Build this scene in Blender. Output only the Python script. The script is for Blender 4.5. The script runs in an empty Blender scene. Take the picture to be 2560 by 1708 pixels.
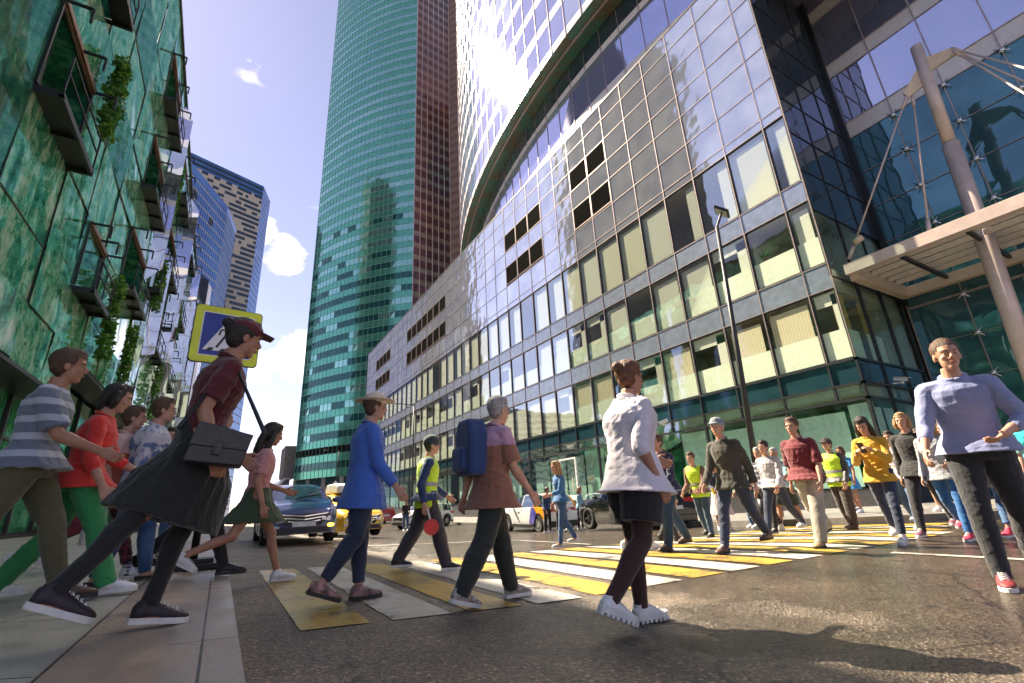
import bpy, bmesh, math, random
import numpy as np
from mathutils import Vector, Matrix, noise as mnoise
random.seed(7); np.random.seed(7)
scene = bpy.context.scene
COL = scene.collection
R = math.radians

# ------------------------------------------------------------------ camera
def _n(v): v = np.array(v, float); return v/np.linalg.norm(v)
HCAM = 0.80
_Z = _n((-186, 3478, 1173)); _Y = _n((-730, -435, 1173)); _Y = _n(_Y-_Y.dot(_Z)*_Z); _X = -np.cross(_Y, _Z)
CM = np.array([_X, _Y, _Z])                     # world = CM @ (right, up, forward)
cam_data = bpy.data.cameras.new('camera'); cam = bpy.data.objects.new('camera', cam_data); COL.objects.link(cam)
cam_data.sensor_width = 36.0; cam_data.lens = 36.0*1173/2560; cam_data.clip_start = 0.05; cam_data.clip_end = 5000
mw = Matrix.Identity(4)
for i in range(3):
    mw[i][0] = CM[i][0]; mw[i][1] = CM[i][1]; mw[i][2] = -CM[i][2]
mw[2][3] = HCAM
cam.matrix_world = mw
scene.camera = cam

# ------------------------------------------------------------------ exposure, sun, sky
SUN = _n((-0.22, 0.63, 0.745))
scene.view_settings.view_transform = 'Standard'; scene.view_settings.look = 'None'
scene.view_settings.gamma = 1.0; scene.view_settings.use_curve_mapping = False
scene.view_settings.exposure = 1.9
sd = bpy.data.lights.new('sun', 'SUN'); sd.energy = 5.0; sd.angle = R(0.53); sd.color = (1.0, 0.86, 0.66)
sun = bpy.data.objects.new('sun', sd); COL.objects.link(sun)
sun.rotation_euler = Vector(SUN).to_track_quat('Z', 'Y').to_euler()
sun.location = (0, 0, 60)

world = bpy.data.worlds.new('World'); scene.world = world; world.use_nodes = True
wn, wl = world.node_tree.nodes, world.node_tree.links
for n in list(wn): wn.remove(n)
def W(t, **k):
    n = wn.new(t)
    for a, b in k.items(): setattr(n, a, b)
    return n
wo = W('ShaderNodeOutputWorld'); bg = W('ShaderNodeBackground')
sky = W('ShaderNodeTexSky', sky_type='NISHITA', sun_disc=False, sun_elevation=math.asin(SUN[2]), sun_rotation=math.atan2(SUN[0], SUN[1]),
        air_density=1.0, dust_density=0.1, ozone_density=1.6, altitude=0)
tc = W('ShaderNodeTexCoord')
nz = W('ShaderNodeTexNoise'); nz.inputs['Scale'].default_value = 5.5; nz.inputs['Detail'].default_value = 7; nz.inputs['Roughness'].default_value = 0.58
mp = W('ShaderNodeMapping'); mp.inputs['Scale'].default_value = (1, 1, 2.2)
wl.new(tc.outputs['Generated'], mp.inputs['Vector']); wl.new(mp.outputs['Vector'], nz.inputs['Vector'])
def skyray(px, py): return _n(CM @ np.array([px-1280, 854-py, 1173.]))
acc = None
for px, py, r, amp in [(648, 590, .05, .36), (705, 640, .065, .36), (640, 560, .03, .28), (640, 930, .07, .34), (745, 890, .085, .38), (700, 970, .06, .20), (680, 1120, .08, .34), (600, 1200, .08, .30), (715, 1080, .06, .34), (520, 1150, .08, .3)]:
    d = W('ShaderNodeVectorMath', operation='DISTANCE'); d.inputs[1].default_value = tuple(skyray(px, py))
    wl.new(tc.outputs['Generated'], d.inputs[0])
    m = W('ShaderNodeMapRange', interpolation_type='SMOOTHSTEP'); m.inputs['From Min'].default_value = r*1.25; m.inputs['From Max'].default_value = 0
    m.inputs['To Min'].default_value = 0; m.inputs['To Max'].default_value = amp
    wl.new(d.outputs['Value'], m.inputs['Value'])
    if acc is None: acc = m.outputs[0]
    else:
        a = W('ShaderNodeMath', operation='MAXIMUM'); wl.new(acc, a.inputs[0]); wl.new(m.outputs[0], a.inputs[1]); acc = a.outputs[0]
ad = W('ShaderNodeMath', operation='ADD'); wl.new(acc, ad.inputs[0]); wl.new(nz.outputs['Fac'], ad.inputs[1])
cr = W('ShaderNodeMapRange'); cr.inputs['From Min'].default_value = .67; cr.inputs['From Max'].default_value = .86; wl.new(ad.outputs[0], cr.inputs['Value'])
tint = W('ShaderNodeMix', data_type='RGBA', blend_type='MULTIPLY'); tint.inputs['Factor'].default_value = 1
tint.inputs['B'].default_value = (1.14, 0.95, 1.02, 1)
hs = W('ShaderNodeHueSaturation'); hs.inputs['Saturation'].default_value = .80; wl.new(sky.outputs[0], hs.inputs['Color']); wl.new(hs.outputs[0], tint.inputs['A'])
mx = W('ShaderNodeMix', data_type='RGBA'); mx.inputs['B'].default_value = (13.0, 12.0, 12.2, 1)
wl.new(tint.outputs['Result'], mx.inputs['A']); wl.new(cr.outputs[0], mx.inputs['Factor'])
wl.new(mx.outputs['Result'], bg.inputs['Color']); bg.inputs['Strength'].default_value = 0.05
wl.new(bg.outputs[0], wo.inputs['Surface'])

cy = scene.cycles
cy.max_bounces = 7; cy.diffuse_bounces = 3; cy.glossy_bounces = 4; cy.transmission_bounces = 4; cy.transparent_max_bounces = 10
cy.caustics_reflective = True; cy.blur_glossy = 1.0; cy.caustics_refractive = False; cy.sample_clamp_indirect = 12.0; cy.use_denoising = True
cy.use_adaptive_sampling = True; cy.adaptive_threshold = 0.02

# ------------------------------------------------------------------ object helpers
def link(o, parent=None):
    COL.objects.link(o)
    if parent is not None: o.parent = parent
    return o
def tag(o, label=None, cat=None, group=None, kind=None):
    if label: o['label'] = label
    if cat: o['category'] = cat
    if group: o['group'] = group
    if kind: o['kind'] = kind
    return o
def empty(name, loc, label, cat, group=None, rz=0.0):
    o = bpy.data.objects.new(name, None); o.location = loc; o.rotation_euler = (0, 0, rz); o.empty_display_size = .2
    COL.objects.link(o); return tag(o, label, cat, group)

class MB:
    """collects faces, then links them as one mesh object"""
    def __init__(s): s.v = []; s.f = []; s.m = []
    def poly(s, pts, m=0):
        k = len(s.v); s.v += [tuple(p) for p in pts]; s.f.append(tuple(range(k, k+len(pts)))); s.m.append(m); return s
    def box(s, x0, x1, y0, y1, z0, z1, m=0):
        if x0 > x1: x0, x1 = x1, x0
        if y0 > y1: y0, y1 = y1, y0
        if z0 > z1: z0, z1 = z1, z0
        k = len(s.v)
        s.v += [(x, y, z) for x in (x0, x1) for y in (y0, y1) for z in (z0, z1)]
        for q in ((0, 1, 3, 2), (4, 6, 7, 5), (0, 4, 5, 1), (2, 3, 7, 6), (0, 2, 6, 4), (1, 5, 7, 3)):
            s.f.append(tuple(k+i for i in q)); s.m.append(m)
        return s
    def bar(s, p, q, w, h=None, m=0, up=(0, 0, 1)):
        """square bar from p to q"""
        h = h or w; p = Vector(p); q = Vector(q); d = (q-p).normalized(); u = Vector(up)
        if abs(d.dot(u)) > .98: u = Vector((1, 0, 0))
        a = d.cross(u).normalized()*w*.5; b = d.cross(a).normalized()*h*.5; k = len(s.v)
        for c in (p, q):
            for e, f in ((-1, -1), (1, -1), (1, 1), (-1, 1)): s.v.append(tuple(c+a*e+b*f))
        for i in range(4):
            j = (i+1) % 4; s.f.append((k+i, k+j, k+4+j, k+4+i)); s.m.append(m)
        s.f.append((k+3, k+2, k+1, k)); s.f.append((k+4, k+5, k+6, k+7)); s.m += [m, m]
        return s
    def tube(s, pts, rad, n=10, m=0, ry=None, cap=True, lat=None):
        """round or elliptical tube along pts; rad list"""
        P = [Vector(p) for p in pts]; N = len(P)
        if not hasattr(rad, '__len__'): rad = [rad]*N
        if ry is None: ry = rad
        elif not hasattr(ry, '__len__'): ry = [ry]*N
        k = len(s.v); ref = Vector(lat) if lat is not None else None
        for i in range(N):
            d = (P[min(i+1, N-1)]-P[max(i-1, 0)]).normalized()
            if ref is None:
                ref = Vector((0, 0, 1)) if abs(d.z) < .9 else Vector((1, 0, 0))
            a = (ref-d*ref.dot(d)); a = a.normalized() if a.length > 1e-6 else d.orthogonal().normalized()
            b = d.cross(a).normalized(); ref = a
            for j in range(n):
                t = 2*math.pi*j/n
                s.v.append(tuple(P[i]+a*math.cos(t)*rad[i]+b*math.sin(t)*ry[i]))
        for i in range(N-1):
            for j in range(n):
                j2 = (j+1) % n
                s.f.append((k+i*n+j, k+i*n+j2, k+(i+1)*n+j2, k+(i+1)*n+j)); s.m.append(m)
        if cap:
            s.f.append(tuple(k+n-1-j for j in range(n))); s.f.append(tuple(k+(N-1)*n+j for j in range(n))); s.m += [m, m]
        return s
    def ell(s, c, r, nu=12, nv=8, m=0, rot=None):
        """ellipsoid"""
        k = len(s.v); c = Vector(c)
        M3 = rot or Matrix.Identity(3)
        s.v.append(tuple(c+M3@Vector((0, 0, r[2]))))
        for i in range(1, nv):
            t = math.pi*i/nv
            for j in range(nu):
                p = 2*math.pi*j/nu
                s.v.append(tuple(c+M3@Vector((r[0]*math.sin(t)*math.cos(p), r[1]*math.sin(t)*math.sin(p), r[2]*math.cos(t)))))
        s.v.append(tuple(c+M3@Vector((0, 0, -r[2])))); e = len(s.v)-1
        for j in range(nu):
            j2 = (j+1) % nu
            s.f.append((k, k+1+j, k+1+j2)); s.m.append(m)
            for i in range(nv-2):
                a = k+1+i*nu
                s.f.append((a+j, a+nu+j, a+nu+j2, a+j2)); s.m.append(m)
            a = k+1+(nv-2)*nu
            s.f.append((a+j, e, a+j2)); s.m.append(m)
        return s
    def prism(s, pts2, frame, t0, t1, m=0):
        """extrude a 2-D outline; frame = (origin, u, v, w)"""
        o, u, v, w = [Vector(x) for x in frame]; k = len(s.v); n = len(pts2)
        for t in (t0, t1):
            for a, b in pts2: s.v.append(tuple(o+u*a+v*b+w*t))
        s.f.append(tuple(k+n-1-i for i in range(n))); s.f.append(tuple(k+n+i for i in range(n))); s.m += [m, m]
        for i in range(n):
            j = (i+1) % n; s.f.append((k+i, k+j, k+n+j, k+n+i)); s.m.append(m)
        return s
    def mesh(s, name, mats, smooth=False):
        me = bpy.data.meshes.new(name); me.from_pydata(s.v, [], s.f)
        if not isinstance(mats, (list, tuple)): mats = [mats]
        for mt in mats: me.materials.append(mt)
        if len(mats) > 1: me.polygons.foreach_set('material_index', s.m)
        if smooth: me.polygons.foreach_set('use_smooth', [True]*len(me.polygons))
        me.update(); return me
    def build(s, name, mats, parent=None, smooth=False, bevel=0, loc=None, recalc=False):
        me = s.mesh(name, mats, smooth)
        if recalc:
            b = bmesh.new(); b.from_mesh(me); bmesh.ops.recalc_face_normals(b, faces=b.faces); b.to_mesh(me); b.free()
        o = link(bpy.data.objects.new(name, me), parent)
        if loc is not None: o.location = loc
        if bevel:
            md = o.modifiers.new('bevel', 'BEVEL'); md.width = bevel; md.segments = 2; md.limit_method = 'ANGLE'; md.angle_limit = R(40)
        return o

def zr(x, y):
    """road surface height: rises gently to the left kerb, falls to the far right gutter"""
    return .045*min(max(0, 2.5-x), 8.5)-min(.6, .04*max(0, y-4))*min(1, max(0, (x-2.5)/6))
# ------------------------------------------------------------------ materials
MATS = {}
def nodes(name):
    m = bpy.data.materials.new(name); m.use_nodes = True; nt = m.node_tree
    for n in list(nt.nodes): nt.nodes.remove(n)
    out = nt.nodes.new('ShaderNodeOutputMaterial'); return m, nt, out
def N(nt, t, ins=None, **k):
    n = nt.nodes.new(t)
    for a, b in k.items(): setattr(n, a, b)
    for a, b in (ins or {}).items():
        if isinstance(b, bpy.types.NodeSocket): nt.links.new(b, n.inputs[a])
        else: n.inputs[a].default_value = b
    return n
def c4(c): return (c[0], c[1], c[2], 1.0)
def ramp(nt, fac, stops):
    r = nt.nodes.new('ShaderNodeValToRGB'); nt.links.new(fac, r.inputs['Fac']); e = r.color_ramp.elements
    e[0].position, e[0].color = stops[0][0], c4(stops[0][1]); e[1].position, e[1].color = stops[1][0], c4(stops[1][1])
    for p, c in stops[2:]:
        x = e.new(p); x.color = c4(c)
    return r.outputs[0]
def g1(v): return (v, v, v)
def pbr(name, col, rough=.6, metal=0.0, var=.15, nscale=6.0, bump=0.0, bscale=60.0, coat=0.0, spec=.5, col2=None, rvar=0.0, sheen=0.0, coord='Object'):
    if name in MATS: return MATS[name]
    m, nt, out = nodes(name); tcn = N(nt, 'ShaderNodeTexCoord')
    b = N(nt, 'ShaderNodeBsdfPrincipled', {'Roughness': rough, 'Metallic': metal, 'Coat Weight': coat, 'Specular IOR Level': spec, 'Coat Roughness': .06})
    if sheen: b.inputs['Sheen Weight'].default_value = sheen
    nn = N(nt, 'ShaderNodeTexNoise', {'Vector': tcn.outputs[coord], 'Scale': nscale, 'Detail': 5.0, 'Roughness': .6})
    c2 = col2 or tuple(max(0, c*(1-var*1.6)) for c in col); c1 = tuple(min(1, c*(1+var*.6)) for c in col) if not col2 else col
    nt.links.new(ramp(nt, nn.outputs['Fac'], [(.35, c2), (.65, c1)]), b.inputs['Base Color'])
    if rvar:
        mr = N(nt, 'ShaderNodeMapRange', {'Value': nn.outputs['Fac'], 'From Min': .3, 'From Max': .7, 'To Min': max(.02, rough-rvar), 'To Max': min(1, rough+rvar)})
        nt.links.new(mr.outputs[0], b.inputs['Roughness'])
    if bump:
        n2 = N(nt, 'ShaderNodeTexNoise', {'Vector': tcn.outputs[coord], 'Scale': bscale, 'Detail': 4.0})
        bp = N(nt, 'ShaderNodeBump', {'Height': n2.outputs['Fac'], 'Strength': bump, 'Distance': .02}); nt.links.new(bp.outputs[0], b.inputs['Normal'])
    nt.links.new(b.outputs[0], out.inputs['Surface']); MATS[name] = m; return m
def coated_glass(name, col, metal=.75, rough=.04, wob=.15, wscale=.5, col2=None, nscale=.3):
    """reflective facade glass with slow waviness"""
    if name in MATS: return MATS[name]
    m, nt, out = nodes(name); tcn = N(nt, 'ShaderNodeTexCoord')
    b = N(nt, 'ShaderNodeBsdfPrincipled', {'Roughness': rough, 'Metallic': metal, 'Specular IOR Level': .8})
    nn = N(nt, 'ShaderNodeTexNoise', {'Vector': tcn.outputs['Object'], 'Scale': nscale, 'Detail': 3.0})
    nt.links.new(ramp(nt, nn.outputs['Fac'], [(.35, col), (.65, col2 or tuple(c*.8 for c in col))]), b.inputs['Base Color'])
    n2 = N(nt, 'ShaderNodeTexNoise', {'Vector': tcn.outputs['Object'], 'Scale': wscale, 'Detail': 1.5})
    bp = N(nt, 'ShaderNodeBump', {'Height': n2.outputs['Fac'], 'Strength': wob, 'Distance': .25}); nt.links.new(bp.outputs[0], b.inputs['Normal'])
    nt.links.new(b.outputs[0], out.inputs['Surface']); MATS[name] = m; return m
def clear_glass(name, tint_=(.75, .9, .88), refl=.22, rough=.02, bump=0.05):
    if name in MATS: return MATS[name]
    m, nt, out = nodes(name)
    t = N(nt, 'ShaderNodeBsdfTransparent', {'Color': c4(tint_)}); g = N(nt, 'ShaderNodeBsdfGlossy', {'Roughness': rough, 'Color': (.95, 1, 1, 1)})
    lw = N(nt, 'ShaderNodeLayerWeight', {'Blend': .35})
    mr = N(nt, 'ShaderNodeMapRange', {'Value': lw.outputs['Fresnel'], 'From Min': 0.0, 'From Max': 1.0, 'To Min': refl, 'To Max': .50})
    tcn = N(nt, 'ShaderNodeTexCoord'); n2 = N(nt, 'ShaderNodeTexNoise', {'Vector': tcn.outputs['Object'], 'Scale': .7, 'Detail': 1.0})
    bp = N(nt, 'ShaderNodeBump', {'Height': n2.outputs['Fac'], 'Strength': bump, 'Distance': .2}); nt.links.new(bp.outputs[0], g.inputs['Normal'])
    x = N(nt, 'ShaderNodeMixShader', {0: mr.outputs[0]}); nt.links.new(t.outputs[0], x.inputs[1]); nt.links.new(g.outputs[0], x.inputs[2])
    nt.links.new(x.outputs[0], out.inputs['Surface']); MATS[name] = m; return m
# ------------------------------------------------------------------ ground, road, pavements
def asphalt_mat():
    m, nt, out = nodes('asphalt'); tcn = N(nt, 'ShaderNodeTexCoord'); V = tcn.outputs['Object']
    b = N(nt, 'ShaderNodeBsdfPrincipled', {'Specular IOR Level': .55})
    big = N(nt, 'ShaderNodeTexNoise', {'Vector': V, 'Scale': .55, 'Detail': 6.0, 'Roughness': .62})
    agg = N(nt, 'ShaderNodeTexVoronoi', {'Vector': V, 'Scale': 62.0}); fine = N(nt, 'ShaderNodeTexNoise', {'Vector': V, 'Scale': 45.0, 'Detail': 6.0, 'Roughness': .7})
    col = ramp(nt, big.outputs['Fac'], [(.3, (.066, .054, .042)), (.5, (.145, .112, .080)), (.72, (.24, .18, .125))])
    sp = ramp(nt, agg.outputs['Color'], [(.35, g1(.55)), (.78, g1(1.15)), (.95, g1(2.2))])
    mul = N(nt, 'ShaderNodeMix', {'Factor': 1.0, 'A': col, 'B': sp}, data_type='RGBA', blend_type='MULTIPLY')
    # dark oily spots
    spot = N(nt, 'ShaderNodeTexNoise', {'Vector': V, 'Scale': 6.0, 'Detail': 3.0, 'Roughness': .5})
    sm = ramp(nt, spot.outputs['Fac'], [(.30, g1(.35)), (.38, g1(1))])
    mul2 = N(nt, 'ShaderNodeMix', {'Factor': 1.0, 'A': mul.outputs['Result'], 'B': sm}, data_type='RGBA', blend_type='MULTIPLY')
    ckn = N(nt, 'ShaderNodeTexNoise', {'Vector': V, 'Scale': 1.4, 'Detail': 6.0}); ckv = N(nt, 'ShaderNodeMix', {'Factor': .22, 'A': V, 'B': ckn.outputs['Color']}, data_type='RGBA')
    ckt = N(nt, 'ShaderNodeTexVoronoi', {'Vector': ckv.outputs['Result'], 'Scale': .55}, feature='DISTANCE_TO_EDGE'); ckm = N(nt, 'ShaderNodeMapRange', {'Value': ckt.outputs['Distance'], 'From Min': .0, 'From Max': .010, 'To Min': .35, 'To Max': 1.0})
    mulc = N(nt, 'ShaderNodeMix', {'Factor': 1.0, 'A': mul2.outputs['Result'], 'B': ckm.outputs[0]}, data_type='RGBA', blend_type='MULTIPLY'); mul2 = mulc
    # wetness: mostly on the right hand carriageway
    sx = N(nt, 'ShaderNodeSeparateXYZ', {0: V})
    wx = N(nt, 'ShaderNodeMapRange', {'Value': sx.outputs['X'], 'From Min': 1.2, 'From Max': 4.5, 'To Min': -.16, 'To Max': .30})
    wnn = N(nt, 'ShaderNodeTexNoise', {'Vector': V, 'Scale': .8, 'Detail': 5.0, 'Roughness': .6})
    ws = N(nt, 'ShaderNodeMath', {0: wnn.outputs['Fac'], 1: wx.outputs[0]}, operation='ADD')
    wet = N(nt, 'ShaderNodeMapRange', {'Value': ws.outputs[0], 'From Min': .46, 'From Max': .62})
    dk = N(nt, 'ShaderNodeMapRange', {'Value': wet.outputs[0], 'To Min': 1.0, 'To Max': .52})
    mul3 = N(nt, 'ShaderNodeMix', {'Factor': 1.0, 'A': mul2.outputs['Result'], 'B': dk.outputs[0]}, data_type='RGBA', blend_type='MULTIPLY')
    nt.links.new(mul3.outputs['Result'], b.inputs['Base Color'])
    rg = N(nt, 'ShaderNodeMapRange', {'Value': wet.outputs[0], 'To Min': .62, 'To Max': .20}); nt.links.new(rg.outputs[0], b.inputs['Roughness'])
    hs = N(nt, 'ShaderNodeMath', {0: agg.outputs['Distance'], 1: fine.outputs['Fac']}, operation='ADD')
    bp = N(nt, 'ShaderNodeBump', {'Height': hs.outputs[0], 'Strength': .8, 'Distance': .012}); nt.links.new(bp.outputs[0], b.inputs['Normal'])
    nt.links.new(b.outputs[0], out.inputs['Surface']); return m
def slab_mat(name, c1, c2, bw, rh, joint=(.03, .028, .025), rough=.5, rot=0.0, off=.5):
    m, nt, out = nodes(name); tcn = N(nt, 'ShaderNodeTexCoord'); mpn = N(nt, 'ShaderNodeMapping', {'Vector': tcn.outputs['Object'], 'Rotation': (0, 0, rot)})
    V = mpn.outputs[0]
    br = N(nt, 'ShaderNodeTexBrick', {'Vector': V, 'Scale': 1.0, 'Mortar Size': .006, 'Brick Width': bw, 'Row Height': rh, 'Color1': c4(c1), 'Color2': c4(c2), 'Mortar': c4(joint), 'Bias': 0.0}, offset=off)
    gr = N(nt, 'ShaderNodeTexNoise', {'Vector': tcn.outputs['Object'], 'Scale': 160.0, 'Detail': 4.0, 'Roughness': .7})
    st = N(nt, 'ShaderNodeTexNoise', {'Vector': tcn.outputs['Object'], 'Scale': 2.2, 'Detail': 7.0, 'Roughness': .68})
    a = N(nt, 'ShaderNodeMix', {'Factor': 1.0, 'A': br.outputs['Color'], 'B': ramp(nt, gr.outputs['Fac'], [(.35, g1(.6)), (.65, g1(1.2))])}, data_type='RGBA', blend_type='MULTIPLY')
    c = N(nt, 'ShaderNodeMix', {'Factor': 1.0, 'A': a.outputs['Result'], 'B': ramp(nt, st.outputs['Fac'], [(.33, g1(.42)), (.45, g1(.9)), (.7, g1(1.1))])}, data_type='RGBA', blend_type='MULTIPLY')
    b = N(nt, 'ShaderNodeBsdfPrincipled', {'Roughness': rough, 'Base Color': c.outputs['Result']})
    mr = N(nt, 'ShaderNodeMapRange', {'Value': st.outputs['Fac'], 'From Min': .35, 'From Max': .65, 'To Min': rough*.55, 'To Max': rough*1.2}); nt.links.new(mr.outputs[0], b.inputs['Roughness'])
    bp = N(nt, 'ShaderNodeBump', {'Height': gr.outputs['Fac'], 'Strength': .25, 'Distance': .003}); nt.links.new(bp.outputs[0], b.inputs['Normal'])
    nt.links.new(b.outputs[0], out.inputs['Surface']); return m
def paint_mat(name, c, worn=.5):
    m, nt, out = nodes(name); tcn = N(nt, 'ShaderNodeTexCoord'); V = tcn.outputs['Object']
    w = N(nt, 'ShaderNodeTexNoise', {'Vector': V, 'Scale': 9.0, 'Detail': 8.0, 'Roughness': .72})
    w2 = N(nt, 'ShaderNodeTexNoise', {'Vector': V, 'Scale': 1.6, 'Detail': 4.0, 'Roughness': .6})
    mpn = N(nt, 'ShaderNodeMapping', {'Vector': V, 'Scale': (1, 1, 1)}); cr_ = N(nt, 'ShaderNodeTexVoronoi', {'Vector': mpn.outputs[0], 'Scale': 3.2}, feature='DISTANCE_TO_EDGE')
    dis = N(nt, 'ShaderNodeMix', {'Factor': .12, 'A': V, 'B': w.outputs['Color']}, data_type='RGBA'); nt.links.new(dis.outputs['Result'], cr_.inputs['Vector'])
    s = N(nt, 'ShaderNodeMath', {0: w.outputs['Fac'], 1: w2.outputs['Fac']}, operation='ADD')
    f = ramp(nt, s.outputs[0], [(.80, g1(0)), (.88, g1(1))]) if worn < 1 else None
    s2 = N(nt, 'ShaderNodeMapRange', {'Value': s.outputs[0], 'From Min': .70+worn*.1, 'From Max': .86+worn*.1})
    ck = N(nt, 'ShaderNodeMapRange', {'Value': cr_.outputs['Distance'], 'From Min': .0, 'From Max': .012})
    f2 = N(nt, 'ShaderNodeMath', {0: s2.outputs[0], 1: ck.outputs[0]}, operation='MULTIPLY')
    vc0 = ramp(nt, w2.outputs['Fac'], [(.3, tuple(x*.62 for x in c)), (.6, c)]); gn = N(nt, 'ShaderNodeTexNoise', {'Vector': V, 'Scale': 28.0, 'Detail': 6.0, 'Roughness': .75}); vcm = N(nt, 'ShaderNodeMix', {'Factor': 1.0, 'A': vc0, 'B': ramp(nt, gn.outputs['Fac'], [(.34, g1(.68)), (.5, g1(1.0))])}, data_type='RGBA', blend_type='MULTIPLY'); vc = vcm.outputs['Result']
    mx_ = N(nt, 'ShaderNodeMix', {'Factor': f2.outputs[0], 'A': c4((.055, .048, .04)), 'B': vc}, data_type='RGBA')
    b = N(nt, 'ShaderNodeBsdfPrincipled', {'Base Color': mx_.outputs['Result'], 'Roughness': .36})
    fine = N(nt, 'ShaderNodeTexNoise', {'Vector': V, 'Scale': 90.0, 'Detail': 4.0})
    bp = N(nt, 'ShaderNodeBump', {'Height': fine.outputs['Fac'], 'Strength': .35, 'Distance': .004}); nt.links.new(bp.outputs[0], b.inputs['Normal'])
    nt.links.new(b.outputs[0], out.inputs['Surface']); return m
M_ASPH = asphalt_mat()
KZ = .15; LZ = .12
g = MB(); g.poly([(-1500, -1500, -.9), (1500, -1500, -.9), (1500, 1500, -.9), (-1500, 1500, -.9)])
tag(g.build('ground', pbr('far_ground', (.13, .12, .11), .9)), kind='structure')
def axis(*segs):
    o = []
    for a, b, st in segs:
        n = max(1, int(round((b-a)/st))); o += [a+(b-a)*i/n for i in range(n)]
    return o+[segs[-1][1]]
def terrain(xs, ys, dz, name, mat, inside=None):
    g = MB(); idx = {}
    for i, x in enumerate(xs):
        for j, y in enumerate(ys): idx[i, j] = len(g.v); g.v.append((x, y, zr(x, y)+dz))
    for i in range(len(xs)-1):
        for j in range(len(ys)-1):
            g.f.append((idx[i, j], idx[i+1, j], idx[i+1, j+1], idx[i, j+1])); g.m.append(0)
    o = g.build(name, mat, smooth=False); tag(o, kind='structure'); return o
terrain(axis((-60, -6, 10), (-6, 2.5, .5), (2.5, 8.5, .5), (8.5, 60, 8)), axis((-60, 4, 4), (4, 19, .5), (19, 420, 20)), 0, 'road', M_ASPH)
# left pavement: kerb strip, tan slabs, pale slabs
XK = .15
def sheet(name, x0, x1, y0, y1, z, mat, zb=0.0):
    g = MB(); xs = [x0, x1] if x0 >= -6 else [x0, -6, x1]
    for a, b in zip(xs[:-1], xs[1:]): g.poly([(a, y0, zr(a, 0)+z), (b, y0, zr(b, 0)+z), (b, y1, zr(b, 0)+z), (a, y1, zr(a, 0)+z)])
    g.poly([(x1, y0, zr(x1, 0)+z), (x1, y1, zr(x1, 0)+z), (x1, y1, zr(x1, 0)-.05), (x1, y0, zr(x1, 0)-.05)])
    o = g.build(name, mat); tag(o, kind='structure'); return o
sheet('pavement_tan', -.53, -.14, -8, 60, LZ, slab_mat('tan_slabs', (.46, .35, .25), (.37, .28, .21), .52, 1.15, rot=0, off=.0))
sheet('pavement_pale', -30, -.53, -8, 110, LZ-.004, slab_mat('pale_slabs', (.50, .47, .38), (.40, .39, .33), 2.4, 1.2, rot=R(20)))
sheet('kerb_left', -.14, XK, -8, 110, LZ+.003, slab_mat('kerb_granite', (.42, .34, .27), (.34, .28, .23), .32, 1.0, off=0.0))
# right pavement with a rounded corner
KP = [(13.8, 120), (13.8, 40), (13.8, 20), (13.8, 17), (13.6, 14.5), (12.9, 12), (12.1, 9.8), (11.6, 8), (11.45, 6.6), (11.4, 5.4), (11.65, 4.4), (12.4, 3.5), (14, 2.8), (17, 2.1), (24, .6), (60, -6)]
def offs(P, d):
    o = []
    for i, p in enumerate(P):
        a = P[max(i-1, 0)]; b = P[min(i+1, len(P)-1)]; dx, dy = b[0]-a[0], b[1]-a[1]; L = math.hypot(dx, dy); o.append((p[0]-dy/L*d, p[1]+dx/L*d))
    return o
KI = offs(KP, .28); g = MB()
for i in range(len(KP)-1):
    a, b, c, d = KP[i], KP[i+1], KI[i+1], KI[i]
    Q = lambda p, h: (*p, zr(*p)+h); g.poly([Q(a, -.05), Q(b, -.05), Q(b, KZ), Q(a, KZ)]); g.poly([Q(a, KZ), Q(b, KZ), Q(c, KZ), Q(d, KZ)])
tag(g.build('kerb_right', pbr('kerb_stone', (.16, .15, .14), .6, bump=.3)), kind='structure')
g = MB()
for (ax, ay), (bx, by) in zip(KI[:-1], KI[1:]):
    n = 4
    for i in range(n):
        x0a = ax+(60-ax)*i/n; x1a = ax+(60-ax)*(i+1)/n; x0b = bx+(60-bx)*i/n; x1b = bx+(60-bx)*(i+1)/n
        g.poly([(x0a, ay, zr(x0a, ay)+KZ-.004), (x1a, ay, zr(x1a, ay)+KZ-.004), (x1b, by, zr(x1b, by)+KZ-.004), (x0b, by, zr(x0b, by)+KZ-.004)])
tag(g.build('pavement_right', slab_mat('grey_slabs', (.30, .28, .26), (.22, .21, .2), .6, .3, rot=R(28))), kind='structure')
# crossing stripes
MY = paint_mat('yellow_paint', (.54, .34, .05), .72); MW = paint_mat('white_paint', (.55, .51, .45), .85)
x = .52; k = 0
while x < 11.2:
    w = .43; yn = 3.58-.04*(x-.5) if x < 9 else 3.2+.35*(x-9); yf = 7.5-.05*(x-.5)
    g = MB(); n = 20
    L_ = [(x+random.uniform(-.006, .006), yn+(yf-yn)*i/n) for i in range(n+1)]; R_ = [(x+w+random.uniform(-.006, .006), yn-.02+(yf-yn)*i/n) for i in range(n+1)]
    for i in range(n): g.poly([(p[0], p[1], zr(*p)+.006) for p in (L_[i], R_[i], R_[i+1], L_[i+1])])
    tag(g.build('crossing_stripe', MY if k % 2 == 0 else MW), kind='structure', group='zebra crossing stripes')
    x += w+.145; k += 1
for a, b, w in (((6.18, 7.7), (6.75, 11.6), .12), ((6.72, 2.9), (6.85, -2), .12), ((2.2, 11.6), (6.75, 11.6), .2)):
    a, b = Vector(a), Vector(b); nrm = Vector((-(b-a).y, (b-a).x)).normalized()*w/2; g = MB(); n = 16
    for i in range(n):
        p, q_ = a.lerp(b, i/n), a.lerp(b, (i+1)/n); g.poly([(v.x, v.y, zr(v.x, v.y)+.006) for v in (p-nrm, q_-nrm, q_+nrm, p+nrm)])
    tag(g.build('road_line', MW), kind='structure')
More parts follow.
